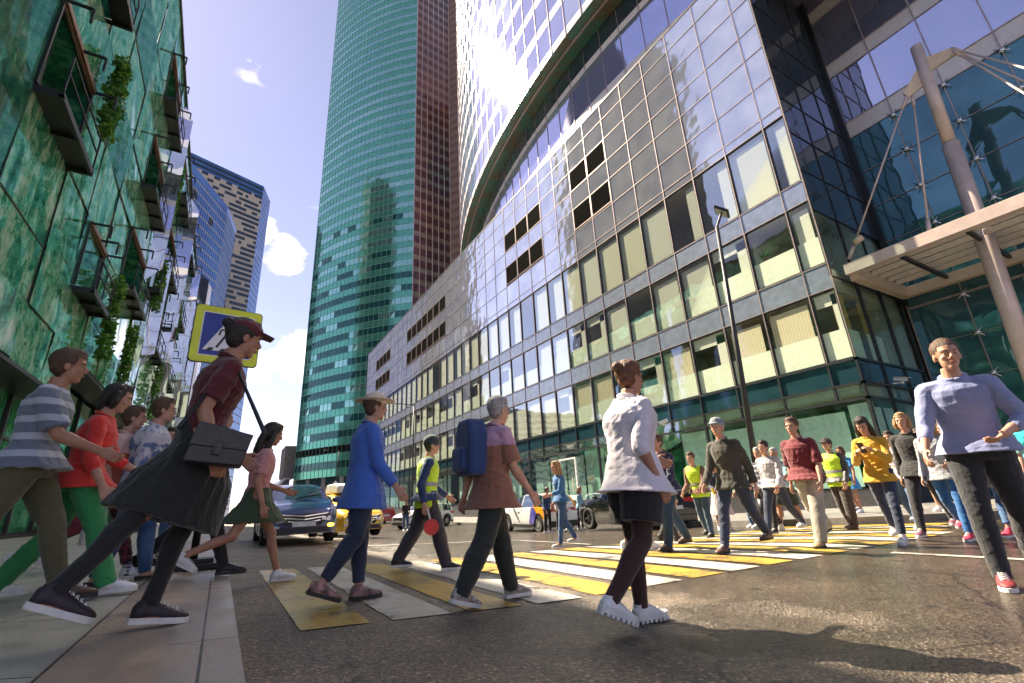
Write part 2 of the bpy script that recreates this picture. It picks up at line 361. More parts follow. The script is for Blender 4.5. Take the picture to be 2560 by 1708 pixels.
# ------------------------------------------------------------------ buildings
def resample(path, bay):
    out = [Vector(path[0])]
    for a, b in zip(path[:-1], path[1:]):
        a, b = Vector(a), Vector(b); n = max(1, round((b-a).length/bay))
        for i in range(1, n+1): out.append(a.lerp(b, i/n))
    return out
def curtain(P, z0, z1, floor, bands, jit, seed=0, side=1, cell=None):
    """dict material -> MB of separately tilted panes; bands = [(height, key)] bottom up in each floor"""
    rnd = random.Random(seed); res = {}
    for i in range(len(P)-1):
        a, b = P[i], P[i+1]; d = (b-a).normalized(); nrm = Vector((d.y, -d.x))*side
        z = z0; fl = 0
        while z < z1-1e-3:
            zz = z
            for bi, (h, key) in enumerate(bands):
                zt = min(zz+h, z1)
                if zt-zz < .05: break
                kk = cell(i, fl, bi, key, zz) if cell else key
                if kk:
                    j = [rnd.uniform(-jit, jit) for _ in range(4)]
                    res.setdefault(kk, MB()).poly([(a.x+nrm.x*j[0], a.y+nrm.y*j[0], zz), (b.x+nrm.x*j[1], b.y+nrm.y*j[1], zz),
                                                   (b.x+nrm.x*j[2], b.y+nrm.y*j[2], zt), (a.x+nrm.x*j[3], a.y+nrm.y*j[3], zt)])
                zz = zt
            z = z+sum(h for h, _ in bands); fl += 1
    return res
def mullions(P, z0, z1, w, d, side=1, step=1, inset=.0):
    g = MB()
    for i in range(0, len(P), step):
        a = P[i]; q = P[min(i+1, len(P)-1)]-P[max(i-1, 0)]; q.normalize(); nr = Vector((q.y, -q.x))*side
        c = [a-q*w/2-nr*.05, a+q*w/2-nr*.05, a+q*w/2+nr*d, a-q*w/2+nr*d]; k = len(g.v)
        g.v += [(p.x, p.y, z) for z in (z0, z1) for p in c]
        for f in ((0, 1, 5, 4), (1, 2, 6, 5), (2, 3, 7, 6), (3, 0, 4, 7), (4, 5, 6, 7), (3, 2, 1, 0)): g.f.append(tuple(k+t for t in f)); g.m.append(0)
    return g
def rails(P, zs, h, d, side=1, g=None):
    g = g or MB()
    for i in range(len(P)-1):
        a, b = P[i], P[i+1]; q = (b-a).normalized(); nr = Vector((q.y, -q.x))*side
        for z in zs:
            k = len(g.v); c = [a-nr*.04, b-nr*.04, b+nr*d, a+nr*d]
            g.v += [(p.x, p.y, zz) for zz in (z, z+h) for p in c]
            for f in ((0, 1, 5, 4), (1, 2, 6, 5), (2, 3, 7, 6), (3, 0, 4, 7), (4, 5, 6, 7), (3, 2, 1, 0)): g.f.append(tuple(k+t for t in f)); g.m.append(0)
    return g
M_cream = pbr('cream_metal', (.62, .53, .47), .4, var=.08)
M_dark = pbr('dark_metal', (.035, .035, .038), .42, metal=.3, var=.2)
M_black = pbr('black_steel', (.012, .013, .014), .45, var=.1)
M_frame = pbr('bronze_joint', (.42, .33, .30), .35, metal=.5)

# ---- grey stone and glass office building on the right
OX = 19.26; OY0 = 7.7; BAY = 1.9; NB = 38
YB = [7.7, 8.68]+[8.68+1.95*i for i in range(1, NB)]
off = empty('office_building', (OX, OY0, 0), 'long polished grey office block with three rows of blinds over a dark glass ground floor', 'building')
ox, oy = OX, OY0
def offp(mb, name, mat, **k):
    o = mb.build(name, mat, off, **k); o.matrix_parent_inverse = Matrix.Translation((-OX, -OY0, 0)); return o
def by_level(mb, build, name, mat):
    """one object for each horizontal band"""
    lv = {}
    for f in mb.f: lv.setdefault(round(min(mb.v[i][2] for i in f), 1), []).append(f)
    for z in sorted(lv):
        g_ = MB()
        for f in lv[z]: g_.poly([mb.v[i] for i in f])
        build(g_, name, mat)
M_panel = coated_glass('grey_panel', (.78, .81, .85), metal=.76, rough=.06, wob=.12, wscale=.8, col2=(.60, .63, .72), nscale=.7)
M_span = pbr('grey_spandrel', (.34, .39, .48), .2, metal=.5, var=.12, nscale=3)
ROWS = [(5.07, 7.9), (8.94, 11.84), (12.8, 16.25)]
JZ = [16.73, 18.45, 20.3, 21.75, 23.5, 25.1, 26.4]
LOUV = []           # (bay index, z0, z1)
for i, (a, b) in enumerate(zip(YB[:-1], YB[1:])):
    c = (a+b)/2
    if 18.2 < c < 22.2 or 26.2 < c < 31.9 or 46.3 < c < 60.2 or 66.9 < c < 74.6:
        LOUV += [(i, 18.6, 20.3), (i, 21.78, 23.5)]
LS = set(LOUV)
rnd = random.Random(3); g = MB(); gs = MB(); jt = MB()
for i, (a, b) in enumerate(zip(YB[:-1], YB[1:])):
    zz = [16.25]+JZ
    for z0, z1 in zip(zz[:-1], zz[1:]):
        if any(li == i and l0 < (z0+z1)/2 < l1 for li, l0, l1 in LOUV): continue
        j = [rnd.uniform(-.006, .006) for _ in range(4)]
        g.poly([(ox+j[0], a, z0), (ox+j[1], b, z0), (ox+j[2], b, z1), (ox+j[3], a, z1)])
    for z0, z1 in ((7.9, 8.94), (11.84, 12.8)):
        j = [rnd.uniform(-.004, .004) for _ in range(4)]
        gs.poly([(ox+j[0], a, z0), (ox+j[1], b, z0), (ox+j[2], b, z1), (ox+j[3], a, z1)])
YE = YB[-1]
for y in YB: jt.box(ox-.03, ox+.02, y-.018, y+.018, 5.07, 26.4)
for z in [7.9, 8.94, 11.84, 12.8, 16.25]+JZ: jt.box(ox-.026, ox+.018, OY0, YE, z-.014, z+.014)
offp(g, 'wall_panels', M_panel); by_level(gs, offp, 'spandrel_band', M_span); offp(jt, 'joint_strips', M_frame)
# hidden body behind the cladding
g = MB().box(ox+3.6, 60, OY0+.2, YE, .02, 26.2).box(ox+.05, ox+3.6, OY0+.2, YE, 16.3, 18.5).box(ox+.25, ox+3.6, OY0+.2, YE, 18.5, 23.6).box(ox+.05, ox+3.6, OY0+.2, YE, 23.6, 26.2)
for z0, z1 in ((3.8, 5.0), (7.95, 8.9), (11.9, 12.75)): g.box(ox+.06, ox+3.6, OY0+.2, YE, z0, z1)
for i in range(2, NB, 3): g.box(ox+.5, ox+3.6, YB[i]-.06, YB[i]+.06, 5.0, 16.3)
offp(g, 'wall', pbr('inner_wall', (.50, .46, .38), .8, var=.1))
# chamfered blue end
M_blue_end = coated_glass('blue_pane', (.10, .25, .62), metal=.6, rough=.06, wob=.5, wscale=1.2)
offp(MB().poly([(ox, YE, .0), (ox+2.2, YE+5.5, .0), (ox+2.2, YE+5.5, 26.4), (ox, YE, 26.4)]), 'end_panel', M_blue_end)
# louvers
M_louv = pbr('louver_dark', (.012, .011, .011), .8, spec=.08)
def louver_mesh(w, h):
    q = MB(); n = 15
    for i in range(n):
        z = h*(i+.5)/n; q.poly([(-.0, 0.03, z-.055), (-.0, w-.03, z-.055), (.09, w-.03, z+.03), (.09, .03, z+.03)])
        q.poly([(-.0, 0.03, z-.055), (-.0, w-.03, z-.055), (-.0, w-.03, z-.04), (-.0, .03, z-.04)])
    q.box(.12, .14, 0, w, 0, h); return q
lm = {}
for i, z0, z1 in LOUV:
    w = YB[i+1]-YB[i]; h = z1-z0; key = (round(w, 2), round(h, 2))
    if key not in lm:
        lm[key] = louver_mesh(w, h).mesh('louver', M_louv)
        fm = MB(); [fm.box(-.035, .03, *q) for q in ((0.02, .07, 0, h), (w-.07, w-.02, 0, h), (0.02, w-.02, 0, .05), (0.02, w-.02, h-.05, h))]; lm[key, 'f'] = fm.mesh('louver_frame', M_frame)
    o = link(bpy.data.objects.new('louver', lm[key]), off); o.location = (0, YB[i]-OY0, z0)
    f = link(bpy.data.objects.new('frame', lm[key, 'f']), o)
# windows with frame, pane and blind
M_pane = clear_glass('office_pane', (.92, .97, .93), .05, bump=.05)
M_pane_low = clear_glass('green_pane', (.74, .92, .84), .10, bump=.10)
def blind_mat(name, c, stripes=0):
    m, nt, out = nodes(name); tcn = N(nt, 'ShaderNodeTexCoord'); b = N(nt, 'ShaderNodeBsdfPrincipled', {'Roughness': .8, 'Base Color': c4(c)})
    wv = N(nt, 'ShaderNodeTexWave', {'Vector': tcn.outputs['Object'], 'Scale': 2.6, 'Distortion': 1.5, 'Detail': 1.0}, bands_direction='Y' if stripes else 'Z')
    nt.links.new(ramp(nt, wv.outputs['Fac'], [(.0, tuple(x*(.80 if stripes else .95) for x in c)), (.5, c)]), b.inputs['Base Color'])
    t = N(nt, 'ShaderNodeBsdfTranslucent', {'Color': c4(c)}); x = N(nt, 'ShaderNodeMixShader', {0: .25}); nt.links.new(b.outputs[0], x.inputs[1]); nt.links.new(t.outputs[0], x.inputs[2])
    nt.links.new(x.outputs[0], out.inputs['Surface']); return m
MBL = [blind_mat('cream_blind', (.95, .90, .70)), blind_mat('white_blind', (.95, .92, .80)), blind_mat('pleated_blind', (.90, .78, .55), 1)]
M_wframe = pbr('window_frame', (.05, .055, .06), .35, metal=.5)
M_frost = pbr('frosted_film', (.86, .88, .72), .4, var=.05)
winmesh = {}
def win_parts(w, h):
    key = (round(w, 2), round(h, 2))
    if key not in winmesh:
        f = MB(); t = .045
        for q in ((.02, t+.02, .02, h-.02), (w-t-.02, w-.02, .02, h-.02), (t+.02, w-t-.02, .02, t+.02), (t+.02, w-t-.02, h-t-.02, h-.02)): f.box(-.01, .07, *q)
        p = MB().poly([(.05, t, t), (.05, w-t, t), (.05, w-t, h-t), (.05, t, h-t)])
        winmesh[key] = (f.mesh('window', M_wframe), p.mesh('pane', M_pane))
    return winmesh[key]
WR = []; nwin = 0
for ri, (z0, z1) in enumerate(ROWS):
    for i in range(33):
        y0, y1 = YB[i], YB[i+1]; w = y1-y0; h = z1-z0; fr, pn = win_parts(w, h)
        o = link(bpy.data.objects.new('window', fr), off); o.location = (0, y0-OY0, z0)
        p = link(bpy.data.objects.new('pane', pn), o)
        u = rnd.random(); b = MB()
        if ri == 2:
            if i in (2, 3): b.box(.13, .14, .1, w*.35, .15, h-.3)
            elif u < .74: b.box(.11, .125, .14, w-.10, .08, h-.28)
            elif u < .95: b.box(.11, .125, .14, w*.62, .06, h-.25)
            mb_ = MBL[0] if u < .3 else MBL[1]
        else:
            hf = .42*h
            b.box(.075, .085, .07, w-.07, .07, hf, 1)
            if ri == 0 and i in (2,): b = MB().box(.075, .085, .07, w-.07, .07, hf, 1).box(.11, .12, .3, w-.2, hf, h-.35, 0)
            elif ri == 0 and i > 9 and i < 16: b = MB().box(.11, .12, .2, w-.2, .1, h-.4, 0)
            elif u < .45: b.box(.11, .125, .2, w-.15, hf, h-.25, 0)
            elif u < .75: b.box(.11, .125, .12, w*.3, hf, h-.2, 0).box(.11, .125, .1, w-.1, h*.78, h-.1, 0)
            mb_ = MBL[2] if (ri == 0 and i < 9 and u < .5) or u > .93 else MBL[1]
        if b.v:
            bo = b.build('blind', [mb_, M_frost], o)
        nwin += 1
# far windows beyond the hundred: one part
g = MB()
for z0, z1 in ROWS: g.box(ox+.04, ox+.06, YB[33], YE, z0, z1)
tag(offp(g, 'far_windows', M_pane_low), kind='stuff')
g = MB()
for z0, z1 in ROWS: g.box(ox+.3, ox+.32, YB[33], YE, z0+.3, z1-.4)
tag(offp(g, 'far_blinds', MBL[1]), kind='stuff')
# dark band, transoms and ground floor on both faces
M_teal = coated_glass('dark_teal_band', (.03, .09, .12), metal=.5, rough=.06, wob=.06)
XR = 25.1
g = MB().box(ox+.02, ox+.05, OY0, YE, 4.2, 5.0).box(ox, XR, OY0-.0, OY0+.03, 4.2, 5.0); offp(g, 'dark_band', M_teal)
g = MB()
for z, h in ((5.0, .08), (4.12, .08), (3.56, .08), (.45, .10)):
    g.box(ox-.06, ox+.10, OY0-.06, YE, z, z+h); g.box(ox-.06, XR, OY0-.06, OY0+.06, z, z+h)
for i in range(0, NB, 1): g.box(ox-.05, ox+.09, YB[i]-.035, YB[i]+.035, 3.6, 5.0)
for i in range(0, NB, 2):
    if not (24 < YB[i] < 27): g.box(ox-.05, ox+.10, YB[i]-.05, YB[i]+.05, .5, 3.6)
for xx in (21.2, 23.1, XR-.05): g.box(xx-.04, xx+.04, OY0-.06, OY0+.06, .5, 8.5)
offp(g, 'ground_floor_frame', M_wframe)
g = MB().poly([(ox+.03, OY0, .5), (ox+.03, YE, .5), (ox+.03, YE, 4.15), (ox+.03, OY0, 4.15)]).poly([(ox, OY0+.02, .5), (XR, OY0+.02, .5), (XR, OY0+.02, 4.15), (ox, OY0+.02, 4.15)]); offp(g, 'shop_glass', M_pane_low)
g = MB().box(ox-.12, ox+.2, OY0-.12, YE, -.8, .48).box(ox-.12, XR, OY0-.12, OY0+.2, -.8, .48); offp(g, 'plinth', pbr('dark_granite', (.07, .07, .075), .35, var=.3, nscale=20))
M_curt = pbr('pale_screen', (.80, .86, .82), .6, var=.08)
g = MB()
for i in range(0, NB-1):
    if i % 7 == 5: continue
    zt = 3.3 if i % 2 else 3.5
    g.box(ox+.45, ox+.47, YB[i]+.08, YB[i+1]-.08, .6, zt)
for xx in (ox+.1, 21.3, 23.2): g.box(xx, xx+1.7, OY0+.4, OY0+.42, .6, 3.4)
offp(g, 'window_screens', M_curt)
g = MB().box(ox+3.0, ox+3.05, OY0+.1, YE, 0.1, 4.2); offp(g, 'shop_back_wall', pbr('green_room', (.08, .20, .14), .6, var=.5, nscale=1.5))
# entrance door with white frame
dr = offp(MB().box(ox-.04, ox+.12, 24.6, 24.72, .48, 3.2).box(ox-.04, ox+.12, 26.3, 26.42, .48, 3.2).box(ox-.04, ox+.12, 24.72, 26.3, 3.1, 3.2), 'door', pbr('white_frame', (.75, .76, .76), .4))
offp(MB().box(ox-.10, ox-.05, 25.0, 25.05, 1.1, 2.0), 'door_handle', M_cream)
# return face: glazed rooms below, dark glass above
g = MB()
for a, b in ((ox+.05, 21.16), (21.24, 23.06), (23.14, XR-.1)):
    g.poly([(a, OY0+.01, 5.1), (b, OY0+.01, 5.1), (b, OY0+.01, 8.3), (a, OY0+.01, 8.3)])
    g.poly([(a, OY0+.01, 8.5), (b, OY0+.01, 8.5), (b, OY0+.01, 11.3), (a, OY0+.01, 11.3)])
offp(g, 'side_glass', M_pane_low)
g = MB()
for a, b in ((ox+.2, 20.9), (21.5, 22.8), (23.4, 24.6)): g.box(a, b, OY0+.3, OY0+.32, 5.1, 6.4).box(a, b-.4, OY0+.34, OY0+.36, 6.4, 8.2, 1)
offp(g, 'side_blinds', [M_frost, pbr('ochre_curtain', (.55, .36, .08), .7, sheen=.3)])
rp = [Vector((ox, OY0)), Vector((ox+1.95, OY0)), Vector((ox+3.9, OY0)), Vector((XR, OY0))]
M_drk = coated_glass('dark_glass', (.10, .13, .17), metal=.62, rough=.04, wob=.2, wscale=.6, col2=(.05, .09, .12))
cc = curtain(rp, 11.4, 40, 3.9, [(1.95, 'g'), (1.95, 'g')], .006, 5)
offp(cc['g'], 'side_curtain_glass', M_drk)
g = rails(rp, [8.35, 11.35]+[11.4+1.95*i for i in range(1, 15)], .04, .03); mq = mullions(rp, 8.4, 40, .05, .04)
k = len(g.v); g.v += mq.v; g.f += [tuple(k+t for t in f) for f in mq.f]; g.m += mq.m
offp(g, 'side_mullions', M_dark)
offp(MB().bar((XR-.1, OY0-.12, 8), (XR-.1, OY0-.12, 40), .22), 'corner_column', M_black)
offp(MB().box(OX-.02, 60, OY0+.05, YE-1, 26.35, 26.5), 'roof', M_dark)

# ---- right glass hall building behind the canopy
gh = empty('glass_hall', (XR, 7.6, 0), 'tall glass hall with cream bands and point fixed panes behind the entrance canopy', 'building')
def ghp(mb, name, mat, **k):
    o = mb.build(name, mat, gh, **k); o.matrix_parent_inverse = Matrix.Translation((-XR, -7.6, 0)); return o
M_sky_glass = coated_glass('sky_glass', (.62, .62, .78), metal=.85, rough=.02, wob=.12, wscale=.25, col2=(.52, .55, .72))
M_low_glass = coated_glass('teal_glass', (.10, .24, .28), metal=.6, rough=.03, wob=.12, wscale=.5, col2=(.06, .14, .18))
YH = [7.55, 5.65, 3.75, 1.85, -.05, -1.95, -3.85, -5.75, -9.6]
P = [Vector((XR, y)) for y in YH]
lo = curtain(P, -.3, 17.15, 0, [(1.85, 'l'), (1.55, 'l'), (1.6, 'l'), (1.6, 'l'), (3.3, 'l'), (1.9, 'l'), (1.95, 'l'), (1.95, 'l'), (2.1, 'l')], .012, 2)
ghp(lo['l'], 'lower_glass', M_low_glass)
up = curtain(P, 18.05, 38, 0, [(3.0, 'u'), (.85, 'c')]*8, .01, 4)
ghp(up['u'], 'upper_glass', M_sky_glass)
uc = up['c']; uc2 = curtain(P, 17.15, 18.05, 0, [(.9, 'c')], .003)['c']; k = len(uc.v); uc.v += uc2.v; uc.f += [tuple(k+t for t in f) for f in uc2.f]; uc.m += uc2.m
by_level(uc, ghp, 'cream_band', pbr('cream_band', (.66, .60, .55), .3, metal=.2, var=.06))
ghp(rails(P, [17.12, 18.05, 21.0, 21.85, 24.9, 25.7], .04, .035, side=-1).__class__() if False else rails(P, [17.12, 18.05, 21.0, 21.85, 24.9, 25.7], .04, .035, side=-1), 'transoms', M_frame)
ghp(mullions(P, 17.15, 38, .05, .05, side=-1), 'mullions', M_frame)
g = MB()
for z in (4.5, 6.15, 11.2, 13.1, 15.05): g.bar((XR-.03, 7.5, z), (XR-.03, -9.6, z), .03)
g.bar((XR-.05, 7.5, 7.85), (XR-.05, -9.6, 7.85), .09)
for y in YH: g.bar((XR-.03, y, .2), (XR-.03, y, 17.1), .045)
ghp(g, 'joint_rods', M_frame)
spm = MB().ell((0, 0, 0), (.10, .11, .11), 10, 7).bar((-.1, -.2, -.2), (-.02, .2, .2), .03).bar((-.1, .2, -.2), (-.02, -.2, .2), .03).mesh('glass_fixing', pbr('chrome', (.8, .78, .76), .15, metal=1, var=.05), True)
for y in YH[1:5]:
    for z in (4.5, 6.15, 7.8, 11.2, 13.1, 15.05, 17.0):
        o = link(bpy.data.objects.new('glass_fixing', spm), gh); o.location = (-.08, y-7.6, z)
ghp(MB().box(XR+.1, 60, -10, 7.5, -.5, 38), 'wall', pbr('hall_core', (.08, .08, .09), .8))

# ---- canopy with mast and cables
cn = empty('entrance_canopy', (20.2, 7.6, 0), 'cream steel canopy with glass roof hung from a round mast beside the entrance', 'canopy')
def cnp(mb, name, mat, **k):
    o = mb.build(name, mat, cn, **k); o.matrix_parent_inverse = Matrix.Translation((-20.2, -7.6, 0)); return o
M_can = pbr('canopy_paint', (.66, .52, .46), .38, metal=.15, var=.08, nscale=2)
M_can2 = pbr('canopy_rafter', (.72, .56, .40), .5, var=.08)
cnp(MB().box(20.1, 20.4, -9, 7.55, 8.5, 8.95), 'front_beam', M_can, bevel=.01)
cnp(MB().box(20.4, 25.0, 7.25, 7.55, 8.3, 8.8), 'side_beam', M_can2, bevel=.01)
cnp(MB().box(24.7, 25.0, -9, 7.25, 8.3, 8.75), 'wall_beam', M_can2, bevel=.01)
g = MB()
for x_ in (21.05, 21.75, 22.45, 23.15, 23.85): g.box(x_, x_+.07, -9, 7.25, 8.68, 8.88)
cnp(g, 'rafters', M_can2)
g = MB()
for y_ in (5.85, 3.95, 2.0, .1, -1.8): g.box(20.4, 24.7, y_-.06, y_+.06, 8.52, 8.65)
cnp(g, 'cross_beams', M_dark)
cnp(MB().poly([(20.2, 7.5, 8.97), (24.95, 7.5, 8.97), (24.95, -9, 8.97), (20.2, -9, 8.97)]), 'glass_roof', clear_glass('canopy_glass', (.86, .93, .80), .08))
cnp(MB().tube([(22, 4.26, -.3), (22, 3.75, 12.6)], [.265, .265], 24).tube([(22, 3.76, 12.55), (22, 3.55, 17.3)], [.20, .20], 24), 'mast', M_can, smooth=False)
for o in cn.children:
    if o.name == 'mast':
        for p_ in o.data.polygons: p_.use_smooth = len(p_.vertices) == 4
TOP = Vector((22, 3.6, 16.6))
cnp(MB().prism([(0, 0), (.65, -.35), (.75, -.1), (0, .9)], ((22, 3.75, 15.5), (-.55, .8, 0), (0, 0, 1), (.8, .55, 0)), -.04, .04).prism([(0, 0), (.85, .1), (.85, .4), (0, .7)], ((22, 3.5, 15.9), (0, -1, 0), (0, 0, 1), (1, 0, 0)), -.05, .05), 'gusset_plate', M_can2)
for a, b in (((21.6, 4.3, 15.2), (20.28, 7.35, 9.15)), ((21.75, 4.15, 15.2), (20.6, 4.9, 9.0)), ((22, 2.7, 16.3), (20.3, -1.0, 9.0)), ((22, 2.7, 16.2), (20.3, .4, 9.0)), ((22.0, 2.7, 16.2), (24.85, -1.0, 9.0))):
    a, b = Vector(a), Vector(b); d = (b-a).normalized()
    q = MB().tube([a, b], .035, 8); q.tube([a, a+d*.5], .06, 8).tube([b-d*.6, b], .07, 8)
    cnp(q, 'cable', M_can, smooth=True)
cnp(MB().tube([(20.28, 7.0, 9.7), (20.28, 6.7, 9.8)], .12, 12), 'floodlight', M_can2, smooth=True)

# ---- round tower above the podium
RC = Vector((99.24, 20.32)); RR = 81.5
rt = empty('round_tower', (RC.x, RC.y, 0), 'huge curved pale glass tower overhanging the grey block with a green underside', 'tower')
def rtp(mb, name, mat, **k):
    o = mb.build(name, mat, rt, **k); o.matrix_parent_inverse = Matrix.Translation((-RC.x, -RC.y, 0)); return o
def arc(r, a0, a1, step):
    n = int(round(abs(a1-a0)*r/step)); return [RC+Vector((math.cos(a0+(a1-a0)*i/n), math.sin(a0+(a1-a0)*i/n)))*r for i in range(n+1)]
A0, A1 = R(122), R(192)
P = arc(RR, A0, A1, 1.78)
M_lil = coated_glass('lilac_glass', (.60, .60, .82), metal=.8, rough=.05, wob=.08, wscale=.3, col2=(.50, .52, .74))
M_lil2 = coated_glass('pale_glass', (.66, .70, .88), metal=.7, rough=.08, wob=.08, wscale=.3)
M_wband = pbr('white_band', (.80, .76, .78), .25, metal=.25, var=.05)
rr_ = random.Random(11)
cc = curtain(P, 33.75, 150, 3.45, [(2.55, 'g'), (.9, 'w')], .012, 8, cell=lambda i, fl, bi, key, z: ('g2' if key == 'g' and rr_.random() < .13 else key))
rtp(cc['g'], 'glass', M_lil); rtp(cc['g2'], 'pale_panes', M_lil2); by_level(cc['w'], rtp, 'white_band', M_wband)
rtp(mullions(P, 33.0, 150, .05, .045), 'mullions', M_frame)
rim = curtain(P, 33.0, 33.75, 0, [(.75, 'w')], .0)['w']; rtp(rim, 'rim', M_wband)
Pi = arc(79.7, A0, A1, 1.78)
g = MB()
for i in range(len(P)-1):
    n_ = len(Pi); j0 = min(int(i*(n_-1)/(len(P)-1)), n_-2)
    a, b = P[i], P[i+1]; c = RC+(b-RC).normalized()*79.6; d = RC+(a-RC).normalized()*79.6
    g.poly([(a.x, a.y, 33.0), (b.x, b.y, 33.0), (c.x, c.y, 33.05), (d.x, d.y, 33.05)])
rtp(g, 'soffit', pbr('green_soffit', (.06, .22, .17), .3, metal=.3, var=.3, nscale=.8, col2=(.16, .12, .07)))
Pm = arc(80.7, A0, A1, 1.78)
rtp(rails(Pm, [32.9], .1, .12), 'soffit_rail', M_frame)
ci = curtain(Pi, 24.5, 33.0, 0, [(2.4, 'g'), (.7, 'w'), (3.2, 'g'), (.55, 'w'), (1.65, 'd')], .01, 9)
rtp(ci['g'], 'lower_glass', M_lil); by_level(ci['w'], rtp, 'lower_band', pbr('cream_band2', (.74, .66, .62), .3, var=.05)); rtp(ci['d'], 'top_dark_glass', M_drk)  # uppermost band, next to the soffit, in darker glass
rtp(mullions(Pi, 24.5, 33.0, .05, .04), 'lower_mullions', M_frame)
rtp(MB().tube([(RC.x, RC.y, 26.5), (RC.x, RC.y, 149.8)], 79.2, 96), 'core', pbr('tower_core', (.1, .1, .12), .8))

# ---- green glass tower
gt = empty('green_tower', (36.8, 110, 0), 'very tall green glass skyscraper with a dark brown banded side face', 'tower')
def gtp(mb, name, mat, **k):
    o = mb.build(name, mat, gt, **k); o.matrix_parent_inverse = Matrix.Translation((-36.8, -110, 0)); return o
Lp = Vector((15.6, 140)); Cp = Vector((36.8, 110)); ch = Cp-Lp; nr = Vector((-ch.y, ch.x)).normalized()*-1
if nr.x > 0: nr = -nr
pts = []
for i in range(25):
    t = i/24; pts.append(Lp.lerp(Cp, t)+nr*(4*2.6*t*(1-t)))
P = resample(pts, 1.45)
M_gg = coated_glass('green_tower_glass', (.42, .72, .62), metal=.85, rough=.06, wob=.12, wscale=.25, col2=(.30, .60, .52), nscale=.06)
M_gs = pbr('green_spandrel', (.16, .52, .38), .14, metal=.7, var=.1)
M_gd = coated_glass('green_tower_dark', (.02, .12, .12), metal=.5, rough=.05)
M_gw = pbr('pale_green_line', (.22, .50, .38), .35, metal=.3)
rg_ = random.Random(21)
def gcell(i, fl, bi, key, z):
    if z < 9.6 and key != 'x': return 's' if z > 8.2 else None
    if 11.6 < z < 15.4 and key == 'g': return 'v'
    if key == 'g': return 'd' if random.Random((i//(2+fl % 3))*977+fl*31).random() < (.90 if z < 40 else .78 if z < 62 else .30 if z < 80 else .0) else 'g'  # more dark panes low down: dark reflections painted in as pane colour
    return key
FH = 3.72
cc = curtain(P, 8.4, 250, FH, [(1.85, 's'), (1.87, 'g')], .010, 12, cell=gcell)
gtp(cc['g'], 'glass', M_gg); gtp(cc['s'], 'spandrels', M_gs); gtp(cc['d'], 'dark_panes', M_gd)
if 'v' in cc: gtp(cc['v'], 'vent_band', M_louv)
gtp(mullions(P, 8.4, 250, .05, .08), 'mullions', M_gw)
gtp(rails(P, [8.4+FH*i for i in range(0, 65)]+[10.25+FH*i for i in range(0, 65)], .09, .07), 'transoms', M_gw)
Bp = Vector((48.5, 111.5)); P2 = resample([Cp, Bp], 1.9)
cc = curtain(P2, 8.4, 250, FH, [(1.5, 's'), (2.22, 'g')], .01, 13, cell=lambda i, fl, bi, key, z: key)
gtp(cc['s'], 'side_spandrels', coated_glass('side_green', (.16, .34, .28), metal=.5, rough=.12, col2=(.50, .24, .14), nscale=.02))
gtp(cc['g'], 'side_glass', coated_glass('side_dark', (.06, .08, .13), metal=.6, rough=.06, col2=(.30, .11, .07), nscale=.02))
gtp(mullions(P2, 8.4, 250, .16, .22), 'side_mullions', pbr('side_white_line', (.66, .58, .55), .35, metal=.3))
P3 = resample([Bp, Vector((50.3, 108.5)), Vector((60, 109))], 1.6); cc = curtain(P3, 0, 250, 3.0, [(1.5, 'a'), (1.5, 'b')], .0, 2)
gtp(cc['a'], 'stone_column', pbr('brown_stone', (.30, .20, .15), .6)); gtp(cc['b'], 'stone_column_dark', pbr('brown_stone2', (.20, .13, .11), .5))
gtp(MB().prism([(p.x, p.y) for p in pts]+[(48.5, 111.6), (60, 111), (60, 160), (20, 160)], ((0, 0, 0), (1, 0, 0), (0, 1, 0), (0, 0, 1)), 6.5, 250.2).box(30, 58, 118, 150, 0, 6.5), 'core', pbr('green_core', (.03, .08, .08), .8)).scale = (1, 1, 1)
# recess core slightly so that panes sit proud
c_ = [o for o in gt.children if o.name.startswith('core')][0]
for v in c_.data.vertices:
    v.co.y += .6; v.co.x += .5
g = MB()
Pb = [p+Vector((.9, 1.2)) for p in pts]
for i in range(len(Pb)-1): g.poly([(*Pb[i], 0), (*Pb[i+1], 0), (*Pb[i+1], 8.4), (*Pb[i], 8.4)])
gtp(g, 'lobby_glass', M_gd)
g = MB()
for i in range(0, 25, 4): g.box(pts[i].x, pts[i].x+.9, pts[i].y, pts[i].y+.9, 0, 8.4)
gtp(g, 'lobby_columns', pbr('pale_concrete', (.45, .42, .38), .7))
gtp(MB().box(10, 34, 104, 112, 3.2, 4.0), 'entrance_roof', pbr('dark_green_roof', (.02, .09, .07), .5))
for i, o in enumerate([c_]): pass

# ---- far blue tower and beige tower, low buildings
def shift_to(e, o): o.matrix_parent_inverse = Matrix.Translation(tuple(-x for x in e.location))
bt = empty('blue_tower', (-29, 200, 0), 'blue glass tower with thin cream floor lines behind the green glass wall', 'tower')
pa = [Vector((-31, 197)), Vector((-14.5, 232)), Vector((-10.6, 252))]
P = resample(pa, 1.6)
M_bg = coated_glass('blue_glass', (.12, .24, .48), metal=.7, rough=.06, wob=.05, col2=(.07, .15, .34), nscale=.05)
cc = curtain(P, 0, 138, 4.4, [(3.9, 'g'), (.5, 'w')], .02, 31, cell=lambda i, fl, bi, key, z: ('k' if key == 'g' and ((i in (6, 7, 8) and fl == 29) or (i in (16, 17) and fl == 28)) else key))
for k_, nm, mt in (('g', 'glass', M_bg), ('w', 'floor_lines', pbr('cream_line', (.62, .55, .48), .5)), ('k', 'vents', M_black)):
    if k_ in cc: shift_to(bt, cc[k_].build(nm, mt, bt))
shift_to(bt, mullions(P, 0, 138, .12, .1).build('mullions', pbr('blue_line', (.05, .12, .30), .4), bt))
g = MB()
for i in range(len(P)-1):
    a, b = P[i], P[i+1]; g.poly([(*a, 138), (*b, 138), (*b, 141), (*a, 141)])
